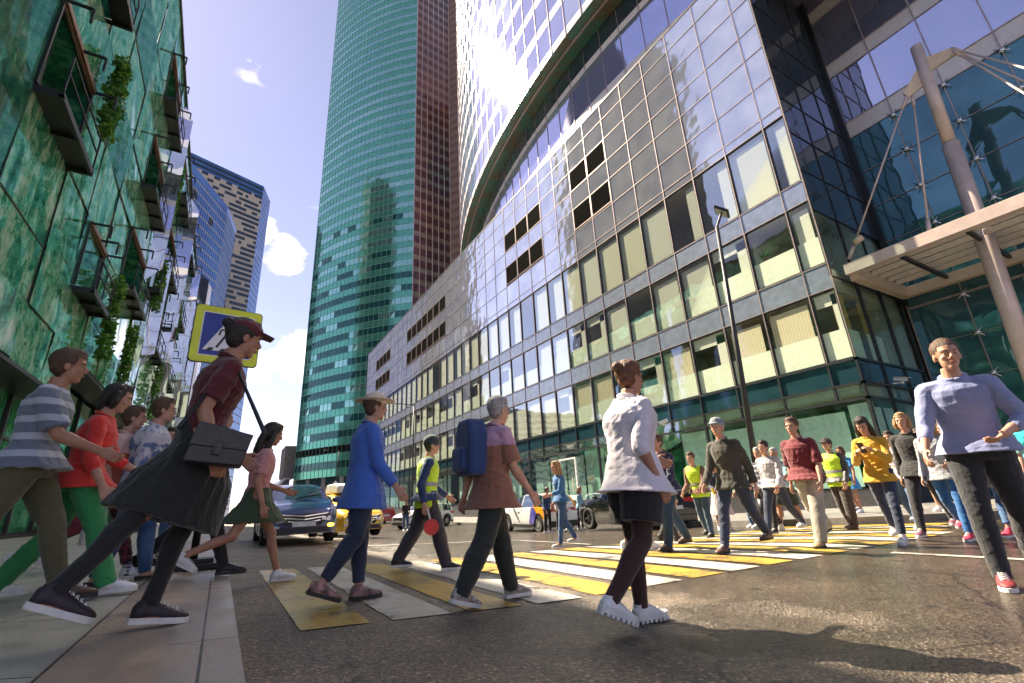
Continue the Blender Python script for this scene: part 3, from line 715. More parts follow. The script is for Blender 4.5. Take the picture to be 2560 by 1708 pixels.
shift_to(bt, g.build('parapet', M_bg, bt))
shift_to(bt, MB().prism([(-31.8, 198.2), (-15.2, 233.0), (-11.4, 252), (-14, 270), (-60, 270), (-60, 198.2)], ((0, 0, 0), (1, 0, 0), (0, 1, 0), (0, 0, 1)), 0, 137.8).build('core', pbr('blue_core', (.03, .06, .12), .8), bt))
be = empty('beige_tower', (-41, 285, 0), 'tall beige and dark chequered tower with a blue glass side in the distance', 'tower')
pa = [Vector((-46, 282)), Vector((-1.0, 300))]; pb = [Vector((-1.0, 300)), Vector((3.95, 316))]
P = resample(pa, 1.7); rb = random.Random(5); st = [0]
def bcell(i, fl, bi, key, z):
    if z > 194: return 'k' if key == 'w' else 'b'
    if key == 'c': return 'w'
    rb2 = random.Random((i//2)*131+fl*17+rb.randint(0, 1)*(i % 2)); return 'k' if rb2.random() < (.5+.3*(i/len(P))) else 'w'
cc = curtain(P, 0, 203, 4.2, [(1.3, 'c'), (2.0, 'w')], .0, 3, cell=bcell)
for k_, nm, mt in (('w', 'stone_cladding', pbr('beige_stone', (.50, .43, .37), .6)), ('k', 'windows', coated_glass('beige_dark', (.05, .08, .10), metal=.6, rough=.06)), ('b', 'crown_glass', M_bg)):
    if k_ in cc: shift_to(be, cc[k_].build(nm, mt, be))
P = resample(pb, 2.2); cc = curtain(P, 0, 203, 4.2, [(3.7, 'b'), (.5, 'k')], .03, 3)
shift_to(be, cc['b'].build('side_glass', M_bg, be)); shift_to(be, cc['k'].build('side_lines', M_black, be))
shift_to(be, MB().prism([(-45.6, 282.6), (-1.3, 300.5), (3.4, 316), (-10, 330), (-50, 330)], ((0, 0, 0), (1, 0, 0), (0, 1, 0), (0, 0, 1)), 0, 202.6).build('core', pbr('beige_core', (.1, .09, .08), .8), be))
db = empty('slab_building', (-8, 90, 0), 'narrow dark slab with a pale edge just behind the green glass wall', 'building')
for o in (MB().prism([(-9.0, 92), (-6.9, 95), (-7, 110), (-20, 110)], ((0, 0, 0), (1, 0, 0), (0, 1, 0), (0, 0, 1)), 0, 42).build('wall', coated_glass('slab_dark', (.05, .07, .12), metal=.5, rough=.12), db), MB().box(-6.88, -6.5, 95, 98, 0, 41).build('edge', M_wband, db)): shift_to(db, o)
lb = empty('low_hall', (10, 150, 0), 'low pale hall with a sloping roof far down the street', 'building')
for o in (MB().prism([(0, 0), (7.5, 0), (7.5, 9.5), (6.2, 9.5), (.6, 2.4)], ((8.2, 150, 0), (1, 0, 0), (0, 0, 1), (0, 1, 0)), 0, 30).build('wall', pbr('hall_grey', (.30, .29, .27), .7), lb),
          MB().prism([(-.2, 2.2), (.1, 1.9), (6.3, 9.2), (7.8, 9.2), (7.8, 9.9), (6.0, 9.9)], ((8.2, 149.6, 0), (1, 0, 0), (0, 0, 1), (0, 1, 0)), 0, 31).build('roof', M_wband, lb),
          MB().box(13.7, 17.2, 149, 160, 9.9, 18.5).build('upper_block', pbr('hall_beige', (.42, .36, .30), .7, var=.3, nscale=2), lb)): shift_to(lb, o)
wb = empty('striped_building', (-20, 75, 0), 'pale low building with horizontal stripes seen between the pedestrians on the left', 'building')
g = MB().box(-60, -2.6, 118, 130, 0, 26); h_ = MB()
for i in range(12): h_.box(-60, -2.5, 117.85, 117.98, 1.2+i*2.1, 2.0+i*2.1)
for o in (g.build('wall', pbr('pale_wall', (.5, .5, .48), .7), wb), h_.build('window_strips', M_gd, wb)): shift_to(wb, o)
# tower across the street: out of the frame, mirrored in the grey panels
dt = empty('dark_tower', (-60, 86, 0), 'dark tower mirrored in the upper grey panels of the long office block', 'tower')
P = resample([Vector((-62, 80)), Vector((-60, 86)), Vector((-60, 118)), Vector((-66, 128)), Vector((-90, 128))], 3.2)
cc = curtain(P, 0, 158, 4.0, [(2.6, 'g'), (1.4, 's')], .02, 77)
for k_, nm, mt in (('g', 'glass', pbr('dark_tower_glass', (.02, .025, .035), .35)), ('s', 'spandrels', pbr('dark_tower_band', (.045, .05, .06), .5))): shift_to(dt, cc[k_].build(nm, mt, dt))
shift_to(dt, MB().prism([(-62.6, 80.5), (-60.6, 86.2), (-60.6, 117.8), (-66.4, 127.4), (-90, 127.4), (-90, 80.5)], ((0, 0, 0), (1, 0, 0), (0, 1, 0), (0, 0, 1)), 0, 157.8).box(-84, -66, 92, 112, 157.8, 166).build('core', M_dark, dt))
# ------------------------------------------------------------------ left green glass building
LX = -4.5
lf = empty('green_glass_building', (LX, 10, 0), 'green marbled glass wall with black steel balconies leaning over the left pavement', 'building')
def lfp(mb, name, mat, **k):
    o = mb.build(name, mat, lf, **k); o.matrix_parent_inverse = Matrix.Translation((-LX, -10, 0)); return o
def marble(name, stops, metal=.35, rough=.05, scale=1.0, vein=True, wob=.25):
    m, nt, out = nodes(name); tcn = N(nt, 'ShaderNodeTexCoord'); mpn = N(nt, 'ShaderNodeMapping', {'Vector': tcn.outputs['Object'], 'Scale': (1, 1.5, .75), 'Rotation': (R(28), 0, 0)})
    V = mpn.outputs[0]
    a = N(nt, 'ShaderNodeTexNoise', {'Vector': V, 'Scale': 1.1*scale, 'Detail': 8.0, 'Roughness': .66, 'Distortion': 1.1})
    b2 = N(nt, 'ShaderNodeTexNoise', {'Vector': V, 'Scale': 7.0*scale, 'Detail': 5.0, 'Roughness': .7, 'Distortion': .6})
    s = N(nt, 'ShaderNodeMath', {0: a.outputs['Fac'], 1: N(nt, 'ShaderNodeMath', {0: b2.outputs['Fac'], 1: .45}, operation='MULTIPLY').outputs[0]}, operation='ADD')
    s2 = N(nt, 'ShaderNodeMapRange', {'Value': s.outputs[0], 'From Min': .48, 'From Max': .96})
    col = ramp(nt, s2.outputs[0], stops)
    if vein:
        wv = N(nt, 'ShaderNodeTexVoronoi', {'Vector': V, 'Scale': 1.5*scale}, feature='DISTANCE_TO_EDGE')
        dis = N(nt, 'ShaderNodeMix', {'Factor': .30, 'A': V, 'B': b2.outputs['Color']}, data_type='RGBA'); nt.links.new(dis.outputs['Result'], wv.inputs['Vector'])
        ve = N(nt, 'ShaderNodeMapRange', {'Value': wv.outputs['Distance'], 'From Min': .0, 'From Max': .03, 'To Min': .45, 'To Max': 0.0})
        gate = N(nt, 'ShaderNodeMath', {0: ve.outputs[0], 1: N(nt, 'ShaderNodeMapRange', {'Value': a.outputs['Fac'], 'From Min': .5, 'From Max': .6}).outputs[0]}, operation='MULTIPLY')
        cm = N(nt, 'ShaderNodeMix', {'Factor': gate.outputs[0], 'A': col, 'B': c4((.55, .50, .26))}, data_type='RGBA'); col = cm.outputs['Result']
    b = N(nt, 'ShaderNodeBsdfPrincipled', {'Base Color': col, 'Roughness': rough, 'Metallic': metal, 'Coat Weight': .6, 'Coat Roughness': .02})
    n2 = N(nt, 'ShaderNodeTexNoise', {'Vector': tcn.outputs['Object'], 'Scale': .45, 'Detail': 2.0})
    bp = N(nt, 'ShaderNodeBump', {'Height': n2.outputs['Fac'], 'Strength': wob, 'Distance': .25}); nt.links.new(bp.outputs[0], b.inputs['Normal'])
    nt.links.new(b.outputs[0], out.inputs['Surface']); return m
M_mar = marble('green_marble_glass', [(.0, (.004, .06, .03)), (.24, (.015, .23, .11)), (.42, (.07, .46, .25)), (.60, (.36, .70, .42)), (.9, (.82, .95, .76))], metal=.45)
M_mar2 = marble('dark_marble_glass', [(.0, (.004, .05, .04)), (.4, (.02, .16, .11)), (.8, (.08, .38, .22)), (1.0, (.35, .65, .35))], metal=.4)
M_finm = coated_glass('fin_glass', (.70, .74, .88), metal=.9, rough=.02, wob=.10, wscale=.4, col2=(.62, .70, .80))
def ztop(y): return max(19.5, 24.1-.066*(y-12)) if y > 12 else 24.1
# openings: (y0, y1, z0, z1) two half storeys apart
OPEN = []
for y0, y1 in ((4.6, 7.4), (11.5, 14.4), (21.8, 25.6), (29.6, 33.6), (37.6, 41.4), (45.0, 48.5)):
    for z0 in ((9.6, 14.25, 19.0) if y0 != 11.5 else (9.7, 14.9)):
        if z0+2.5 < ztop(y1)+.3: OPEN.append((y0, y1, z0, z0+2.4))
OPEN += [(27.4, 29.0, 11.9, 14.1), (33.9, 35.8, 12.0, 14.2), (17.0, 19.2, 7.4, 9.4)]
# skin panels on a grid cut round the openings
ys = [1, 2.8, 4.6, 7.4, 9.4, 11.5, 14.4, 16.6, 19.2, 21.8, 25.6, 27.6, 29.6, 33.6, 35.6, 37.6, 41.4, 43.2, 45.0, 48.5, 51, 53.6]
zs = [4.4, 5.75, 7.2, 9.6, 12.0, 14.25, 16.65, 19.0, 21.4, 24.2]
g = MB(); rl = random.Random(9); seam = MB()
for a, b in zip(ys[:-1], ys[1:]):
    opening = any(abs(a-o[0]) < .05 for o in OPEN)
    for z0, z1 in zip(zs[:-1], zs[1:]):
        ta, tb = ztop(a), ztop(b)
        if z0 >= min(ta, tb)-.1 or (z0 < 5 and a > 19): continue
        if opening and any(abs(a-o[0]) < .05 and abs(z0-o[2]) < .8 for o in OPEN): continue
        j = [rl.uniform(-.035, .035) for _ in range(4)]; za, zb = min(z1, ta), min(z1, tb)
        g.poly([(LX+j[0], a, z0), (LX+j[1], b, z0), (LX+j[2], b, zb), (LX+j[3], a, za)], 1 if rl.random() < .16 else 0)
    seam.box(LX-.02, LX+.012, a-.012, a+.012, 5.75, ztop(a))
for z in zs[1:-1]: seam.box(LX-.02, LX+.01, 1, 53.6 if z < 20 else 30, z-.012, z+.012)
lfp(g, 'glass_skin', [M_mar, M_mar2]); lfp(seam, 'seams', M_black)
lfp(MB().prism([(1, ztop(1)), (12, ztop(12)), (53.6, ztop(53.6)), (53.6, ztop(53.6)+.18), (12, ztop(12)+.18), (1, ztop(1)+.18)], ((LX-.3, 0, 0), (0, 1, 0), (0, 0, 1), (1, 0, 0)), 0, .38), 'parapet_cap', M_black)
lfp(MB().prism([(0, .0), (53.6, .0), (53.6, 20.6), (12, 23.5), (0, 23.5)], ((-22, 0, 0), (0, 1, 0), (0, 0, 1), (1, 0, 0)), 0, 22-4.5-1.1), 'wall', pbr('left_core', (.03, .06, .05), .7))
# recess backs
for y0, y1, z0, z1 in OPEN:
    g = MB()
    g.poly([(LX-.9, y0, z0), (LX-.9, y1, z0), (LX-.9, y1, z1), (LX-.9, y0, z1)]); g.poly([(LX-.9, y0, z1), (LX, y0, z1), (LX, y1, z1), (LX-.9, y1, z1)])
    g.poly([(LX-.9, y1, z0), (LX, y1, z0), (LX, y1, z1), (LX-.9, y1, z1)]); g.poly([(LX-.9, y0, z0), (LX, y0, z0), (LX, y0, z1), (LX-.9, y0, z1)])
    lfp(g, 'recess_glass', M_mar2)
M_bronze = pbr('bronze_beam', (.22, .13, .08), .4, metal=.6)
for y0, y1, z0, z1 in OPEN:
    L_ = y1-y0; D_ = .50
    q = MB().box(LX, LX+D_, y0, y1, z0-.12, z0-.04)
    n = max(2, int(L_/1.2))
    for i in range(n+1):
        y = y0+(L_-.08)*i/n; q.box(LX-.3, LX+D_, y, y+.08, z0-.22, z0-.12)
    q.box(LX+D_-.08, LX+D_, y0, y1, z0-.2, z0-.12)
    b = lfp(q, 'balcony', M_black)
    q = MB()
    for i in range(n+1):
        y = y0+(L_-.06)*i/n; q.bar((LX+D_-.03, y+.03, z0), (LX+D_-.03, y+.03, z0+.95), .035)
    for zz in (z0+.5, z0+.95): q.bar((LX+D_-.03, y0, zz), (LX+D_-.03, y1, zz), .035)
    rl_ = q.build('railing', M_black, b)
    f = lfp(MB().bar((LX+.02, y0, z1+.05), (LX+.02, y1, z1+.05), .16, .16).bar((LX+.02, y0, z1-.06), (LX+.02, y1, z1-.06), .05, .05), 'window_head', M_bronze)
    q = MB()
    for y in (y0, y1-.0, (y0+y1)/2):
        q.bar((LX, y, z1+.05), (LX+.55, y, z1+.05), .06); q.bar((LX+.55, y, z1+.05), (LX+.55, y, z1-.35), .05)
    q.bar((LX+.02, y1, z0), (LX+.02, y1, z1), .07).bar((LX+.02, y0, z0), (LX+.02, y0, z1), .07).bar((LX-.5, (y0+y1)/2, z0), (LX-.5, (y0+y1)/2, z1), .06).bar((LX-.5, y0, (z0+z1)/2), (LX-.5, y1, (z0+z1)/2), .05)
    q.build('bracket', M_black, f)
# glass fins that catch the sky, far sides of the opening columns
for y, z0, z1, d, w in ((26.0, 11.5, 21.6, .55, 1.3), (29.2, 8.0, 14.5, .5, 1.0), (34.0, 7.0, 20.8, .7, 1.6), (41.8, 6.4, 19.5, .75, 1.8), (48.8, 6.4, 19.6, .8, 2.0), (36.6, 6.0, 12.5, .5, 1.2), (44.2, 5.9, 14, .6, 1.2)):
    q = MB().prism([(0, z0), (w, z0+1.0), (w, z1), (w*.3, z1+.6), (0, z1)], ((LX+.02, y, 0), (d/w*1.0, .35, 0), (0, 0, 1), (.3, -1, 0)), 0, .03)
    lfp(q, 'glass_fin', M_finm)
# long folded facet near the far end of the roof
lfp(MB().poly([(LX+.03, 27.5, 21.2), (LX+.55, 52, 19.2), (LX+.35, 53, 9.5), (LX+.03, 34, 16.5)]), 'folded_facet', marble('facet_glass', [(.0, (.004, .06, .045)), (.5, (.01, .12, .09)), (1.0, (.05, .3, .2))], metal=.3, scale=.5, vein=False))
lfp(MB().box(LX-.5, LX+.05, 53.4, 53.7, 0, 20.8), 'end_column', M_black)
# street level: soffit, dark recess and green shop fronts
lfp(MB().box(LX-1.0, LX-.02, 19.2, 53.6, 5.62, 5.74).box(LX-1.0, LX-.02, 1, 19.2, 4.3, 4.4), 'soffit', M_black)
g = MB(); h_ = MB(); y = 2.0
while y < 52:
    g.poly([(LX-.95, y+.05, .6), (LX-.95, y+2.2, .6), (LX-.95, y+2.2, 5.5), (LX-.95, y+.05, 5.5)]); h_.box(LX-.98, LX-.86, y-.06, y+.06, .15, 5.55); y += 2.3
for z in (.55, 3.1): h_.box(LX-.98, LX-.88, 2, 52, z, z+.08)
lfp(g, 'shop_glass', marble('shop_green', [(.0, (.004, .05, .02)), (.4, (.01, .22, .08)), (.8, (.08, .5, .2)), (1.0, (.5, .8, .5))], metal=.3, scale=.8)); lfp(h_, 'shop_frame', M_black)
lfp(MB().box(LX-1.0, LX-.75, 1, 53.6, .1, .55), 'plinth', pbr('black_plinth', (.02, .02, .02), .4))
# slanted sun shade at street level
lfp(MB().poly([(LX+.05, 20, 5.6), (LX+.05, 27, 5.4), (LX+.9, 27, 4.4), (LX+.9, 20, 4.6)]).bar((LX+.9, 20, 4.6), (LX+.9, 27, 4.4), .12), 'awning', M_black)
ft = bpy.data.curves.new('letter', 'FONT'); ft.body = 'А'; ft.size = 1.3; ft.extrude = .03; ft.materials.append(pbr('white_letter', (.85, .85, .82), .5))
fo = bpy.data.objects.new('wall_letter', ft); fo.rotation_euler = (R(90), 0, R(75)); fo.location = (LX+.25, 33.5, 3.6); COL.objects.link(fo)
mo_ = bpy.data.meshes.new_from_object(fo.evaluated_get(bpy.context.evaluated_depsgraph_get())); fm_ = bpy.data.objects.new('wall_letter', mo_); fm_.rotation_euler = fo.rotation_euler; fm_.location = fo.location; COL.objects.link(fm_); bpy.data.objects.remove(fo); fo = fm_
tag(fo, 'white letter A sign standing on the front of the green building', 'sign')

# ------------------------------------------------------------------ climbing plants
def plant(y, z0, z1, x, n, label, seed):
    rp_ = random.Random(seed); stem = MB(); lv = MB()
    stem.tube([(0, 0, 0), (.03, .04, (z1-z0)*.5), (0, -.03, z1-z0)], [.025, .02, .012], 6)
    H_ = z1-z0; tiers = []
    k = 0
    for i in range(11):
        zz = H_*(i+.6)/11; w = rp_.uniform(.28, .62)*(1 if i % 5 != 3 else .25)
        tiers.append((zz, w)); stem.bar((.02, 0, zz-.1), (.05, w*.9, zz), .012).bar((.02, 0, zz-.1), (.05, -w*.9, zz), .012)
    while k < n:
        zz, w = rp_.choice(tiers); yy = rp_.uniform(-w, w); c = Vector((rp_.uniform(-.05, .28), yy, zz+rp_.uniform(-.13, .13)+abs(yy)*.1))
        s_ = rp_.uniform(.045, .10); a = Vector((rp_.gauss(0, 1), rp_.gauss(0, 1), rp_.gauss(0, .6))).normalized()*s_; b = a.cross(Vector((rp_.gauss(0, 1), rp_.gauss(0, 1), rp_.gauss(0, 1)))).normalized()*s_*.7
        lv.poly([c-a, c-a*.1+b, c+a*.6+b*.7, c+a, c+a*.6-b*.7, c-a*.1-b]); k += 1
    root = empty('climbing_plant', (x, y, z0), label, 'plant', 'climbing plants on the green glass wall')
    stem.build('stem', pbr('stem_wood', (.08, .05, .03), .8), root); lv.build('foliage', M_leaf, root)
def leaf_mat():
    m, nt, out = nodes('leaf'); tcn = N(nt, 'ShaderNodeTexCoord'); gi = N(nt, 'ShaderNodeNewGeometry')
    col = ramp(nt, gi.outputs['Random Per Island'], [(.0, (.025, .10, .012)), (.6, (.06, .20, .02)), (1.0, (.16, .30, .03))])
    b = N(nt, 'ShaderNodeBsdfPrincipled', {'Base Color': col, 'Roughness': .5}); t = N(nt, 'ShaderNodeBsdfTranslucent', {'Color': col}); x = N(nt, 'ShaderNodeMixShader', {0: .35})
    nt.links.new(b.outputs[0], x.inputs[1]); nt.links.new(t.outputs[0], x.inputs[2]); nt.links.new(x.outputs[0], out.inputs['Surface']); return m
M_leaf = leaf_mat()
for i, (y, z0, z1, n, lab) in enumerate([(14.9, 11.2, 13.9, 1100, 'leafy plant climbing the wall highest and nearest, beside the second balcony from the left'), (27.4, 16.3, 19.2, 600, 'small climbing plant high on the wall under the topmost far balcony'),
        (28.2, 10.8, 13.6, 700, 'climbing plant halfway up the wall between two dark balconies'), (37.0, 12.0, 14.6, 500, 'small far climbing plant just left of the crossing sign'),
        (20.3, 6.0, 9.0, 800, 'climbing plant low on the wall above the pedestrians'), (24.2, 6.0, 8.6, 700, 'climbing plant low on the wall in front of white glass fins'), (33.8, 6.2, 9.6, 500, 'thin climbing plant beside the left edge of the crossing sign'), (44.0, 6.2, 9.8, 500, 'thin climbing plant below the crossing sign near the far end of the wall')]):
    plant(y, z0, z1, LX+.25, n, lab, 40+i)
# ------------------------------------------------------------------ people
def remesh(mb, name, mats, voxel, smooth_it=3, wrinkle=0.0, seed=0, wfreq=16.0, zs=1.0):
    """union of closed pieces -> one continuous surface, with optional cloth folds"""
    me = mb.mesh(name+'_src', [mats], False)
    b = bmesh.new(); b.from_mesh(me); bmesh.ops.recalc_face_normals(b, faces=b.faces); b.to_mesh(me); b.free()
    o = bpy.data.objects.new('tmp', me); COL.objects.link(o)
    r = o.modifiers.new('r', 'REMESH'); r.mode = 'VOXEL'; r.voxel_size = voxel; r.use_smooth_shade = True
    if smooth_it:
        s = o.modifiers.new('s', 'SMOOTH'); s.factor = .5; s.iterations = smooth_it
    dg = bpy.context.evaluated_depsgraph_get(); ev = o.evaluated_get(dg); out = bpy.data.meshes.new_from_object(ev)
    bpy.data.objects.remove(o); bpy.data.meshes.remove(me); out.name = name
    n = len(out.vertices)
    if wrinkle and n:
        co = np.empty(n*3); out.vertices.foreach_get('co', co); co = co.reshape(-1, 3); no = np.empty(n*3); out.vertices.foreach_get('normal', no); no = no.reshape(-1, 3)
        rs = np.random.RandomState(seed+1); h = np.zeros(n)
        warp = .05*np.sin(co@rs.uniform(-9, 9, (3, 3))+rs.uniform(0, 6, 3))
        q = co+warp
        for k in range(7):
            f = wfreq*rs.uniform(.6, 2.4); d = rs.normal(size=3)*np.array([.6, .6, 1.15*zs]); d /= np.linalg.norm(d)
            ph = rs.uniform(0, 6.28); mod = .5+.5*np.sin(q@(rs.normal(size=3)*7)+ph)
            s = np.sin(q@d*f*1.6+ph); h += (1-np.abs(s))**1.6*mod*(16/f)**.6
        h -= h.mean(); co += no*(h*wrinkle)[:, None]; out.vertices.foreach_set('co', co.ravel()); 
    out.polygons.foreach_set('use_smooth', [True]*len(out.polygons)); out.update(); return out

def cloth(name, c, pat=None, c2=(.8, .8, .8), sc=1.0, rough=.85, c3=None):
    key = 'cloth_'+name
    if key in MATS: return MATS[key]
    m, nt, out = nodes(key); tcn = N(nt, 'ShaderNodeTexCoord'); V = tcn.outputs['Object']
    b = N(nt, 'ShaderNodeBsdfPrincipled', {'Roughness': rough, 'Sheen Weight': .25})
    nn = N(nt, 'ShaderNodeTexNoise', {'Vector': V, 'Scale': 5.0, 'Detail': 4.0}); base = ramp(nt, nn.outputs['Fac'], [(.35, tuple(x*.82 for x in c)), (.65, c)])
    sx = N(nt, 'ShaderNodeSeparateXYZ', {0: V})
    if pat == 'stripe':
        mm = N(nt, 'ShaderNodeMath', {0: sx.outputs['Z'], 1: sc*6.283}, operation='MULTIPLY'); s_ = N(nt, 'ShaderNodeMath', {0: mm.outputs[0]}, operation='SINE')
        f = N(nt, 'ShaderNodeMapRange', {'Value': s_.outputs[0], 'From Min': .25, 'From Max': .4}); mx_ = N(nt, 'ShaderNodeMix', {'Factor': f.outputs[0], 'A': base, 'B': c4(c2)}, data_type='RGBA'); base = mx_.outputs['Result']
    elif pat == 'band':      # two colour blocks with the change at height sc
        f = N(nt, 'ShaderNodeMapRange', {'Value': sx.outputs['Z'], 'From Min': sc, 'From Max': sc+.012}); mx_ = N(nt, 'ShaderNodeMix', {'Factor': f.outputs[0], 'A': c4(c2), 'B': base}, data_type='RGBA'); base = mx_.outputs['Result']
    elif pat == 'plaid':
        fs = []
        for ax, kk in (('X', sc), ('Z', sc), ('Y', sc)):
            mm = N(nt, 'ShaderNodeMath', {0: sx.outputs[ax], 1: kk*6.283}, operation='MULTIPLY'); s_ = N(nt, 'ShaderNodeMath', {0: mm.outputs[0]}, operation='SINE'); fs.append(N(nt, 'ShaderNodeMapRange', {'Value': s_.outputs[0], 'From Min': .3, 'From Max': .5}).outputs[0])
        for f in fs:
            mx_ = N(nt, 'ShaderNodeMix', {'Factor': N(nt, 'ShaderNodeMath', {0: f, 1: .55}, operation='MULTIPLY').outputs[0], 'A': base, 'B': c4(c2)}, data_type='RGBA'); base = mx_.outputs['Result']
    elif pat == 'mottle':
        n3 = N(nt, 'ShaderNodeTexNoise', {'Vector': V, 'Scale': 26.0*sc, 'Detail': 3.0}); f = N(nt, 'ShaderNodeMapRange', {'Value': n3.outputs['Fac'], 'From Min': .5, 'From Max': .56}); mx_ = N(nt, 'ShaderNodeMix', {'Factor': f.outputs[0], 'A': base, 'B': c4(c2)}, data_type='RGBA'); base = mx_.outputs['Result']
    elif pat == 'denim':
        n3 = N(nt, 'ShaderNodeTexNoise', {'Vector': V, 'Scale': 3.2, 'Detail': 3.0}); f = N(nt, 'ShaderNodeMapRange', {'Value': n3.outputs['Fac'], 'From Min': .42, 'From Max': .68, 'To Max': .8}); mx_ = N(nt, 'ShaderNodeMix', {'Factor': f.outputs[0], 'A': base, 'B': c4(c2)}, data_type='RGBA'); base = mx_.outputs['Result']
    nt.links.new(base, b.inputs['Base Color'])
    wv = N(nt, 'ShaderNodeTexNoise', {'Vector': V, 'Scale': 380.0, 'Detail': 2.0}); wr = N(nt, 'ShaderNodeTexNoise', {'Vector': V, 'Scale': 22.0, 'Detail': 3.0, 'Distortion': 1.0})
    bp = N(nt, 'ShaderNodeBump', {'Height': wv.outputs['Fac'], 'Strength': .25, 'Distance': .003}); bp2 = N(nt, 'ShaderNodeBump', {'Height': wr.outputs['Fac'], 'Strength': .35, 'Distance': .02, 'Normal': bp.outputs[0]})
    nt.links.new(bp2.outputs[0], b.inputs['Normal']); nt.links.new(b.outputs[0], out.inputs['Surface']); MATS[key] = m; return m
def skin_mat(name, c):
    key = 'skin_'+name
    if key in MATS: return MATS[key]
    m, nt, out = nodes(key); tcn = N(nt, 'ShaderNodeTexCoord'); nn = N(nt, 'ShaderNodeTexNoise', {'Vector': tcn.outputs['Object'], 'Scale': 14.0, 'Detail': 4.0})
    col = ramp(nt, nn.outputs['Fac'], [(.3, (c[0]*.88, c[1]*.74, c[2]*.68)), (.65, c)])
    b = N(nt, 'ShaderNodeBsdfPrincipled', {'Base Color': col, 'Roughness': .48, 'Subsurface Weight': .0, 'Specular IOR Level': .4})
    n2 = N(nt, 'ShaderNodeTexNoise', {'Vector': tcn.outputs['Object'], 'Scale': 220.0}); bp = N(nt, 'ShaderNodeBump', {'Height': n2.outputs['Fac'], 'Strength': .12, 'Distance': .002}); nt.links.new(bp.outputs[0], b.inputs['Normal'])
    nt.links.new(b.outputs[0], out.inputs['Surface']); MATS[key] = m; return m
SK = skin_mat('fair', (.52, .30, .21)); SKT = skin_mat('tan', (.42, .22, .14))
def hair_mat(name, c):
    key = 'hair_'+name
    if key in MATS: return MATS[key]
    m, nt, out = nodes(key); tcn = N(nt, 'ShaderNodeTexCoord'); mpn = N(nt, 'ShaderNodeMapping', {'Vector': tcn.outputs['Object'], 'Scale': (9, 9, 1.2)})
    nn = N(nt, 'ShaderNodeTexNoise', {'Vector': mpn.outputs[0], 'Scale': 14.0, 'Detail': 4.0, 'Roughness': .7}); b = N(nt, 'ShaderNodeBsdfPrincipled', {'Roughness': .45, 'Base Color': ramp(nt, nn.outputs['Fac'], [(.35, tuple(x*.45 for x in c)), (.7, tuple(min(1, x*1.5) for x in c))])})
    bp = N(nt, 'ShaderNodeBump', {'Height': nn.outputs['Fac'], 'Strength': .9, 'Distance': .012}); nt.links.new(bp.outputs[0], b.inputs['Normal'])
    nt.links.new(b.outputs[0], out.inputs['Surface']); MATS[key] = m; return m
HB = hair_mat('brown', (.10, .05, .025)); HD = hair_mat('dark', (.025, .017, .013)); HBL = hair_mat('blond', (.38, .22, .09)); HG = hair_mat('grey', (.36, .34, .33)); HA = hair_mat('auburn', (.17, .065, .025))
EYEW = pbr('eye_white', (.42, .38, .35), .25, var=.02); EYED = pbr('iris', (.03, .02, .015), .15, var=.02)

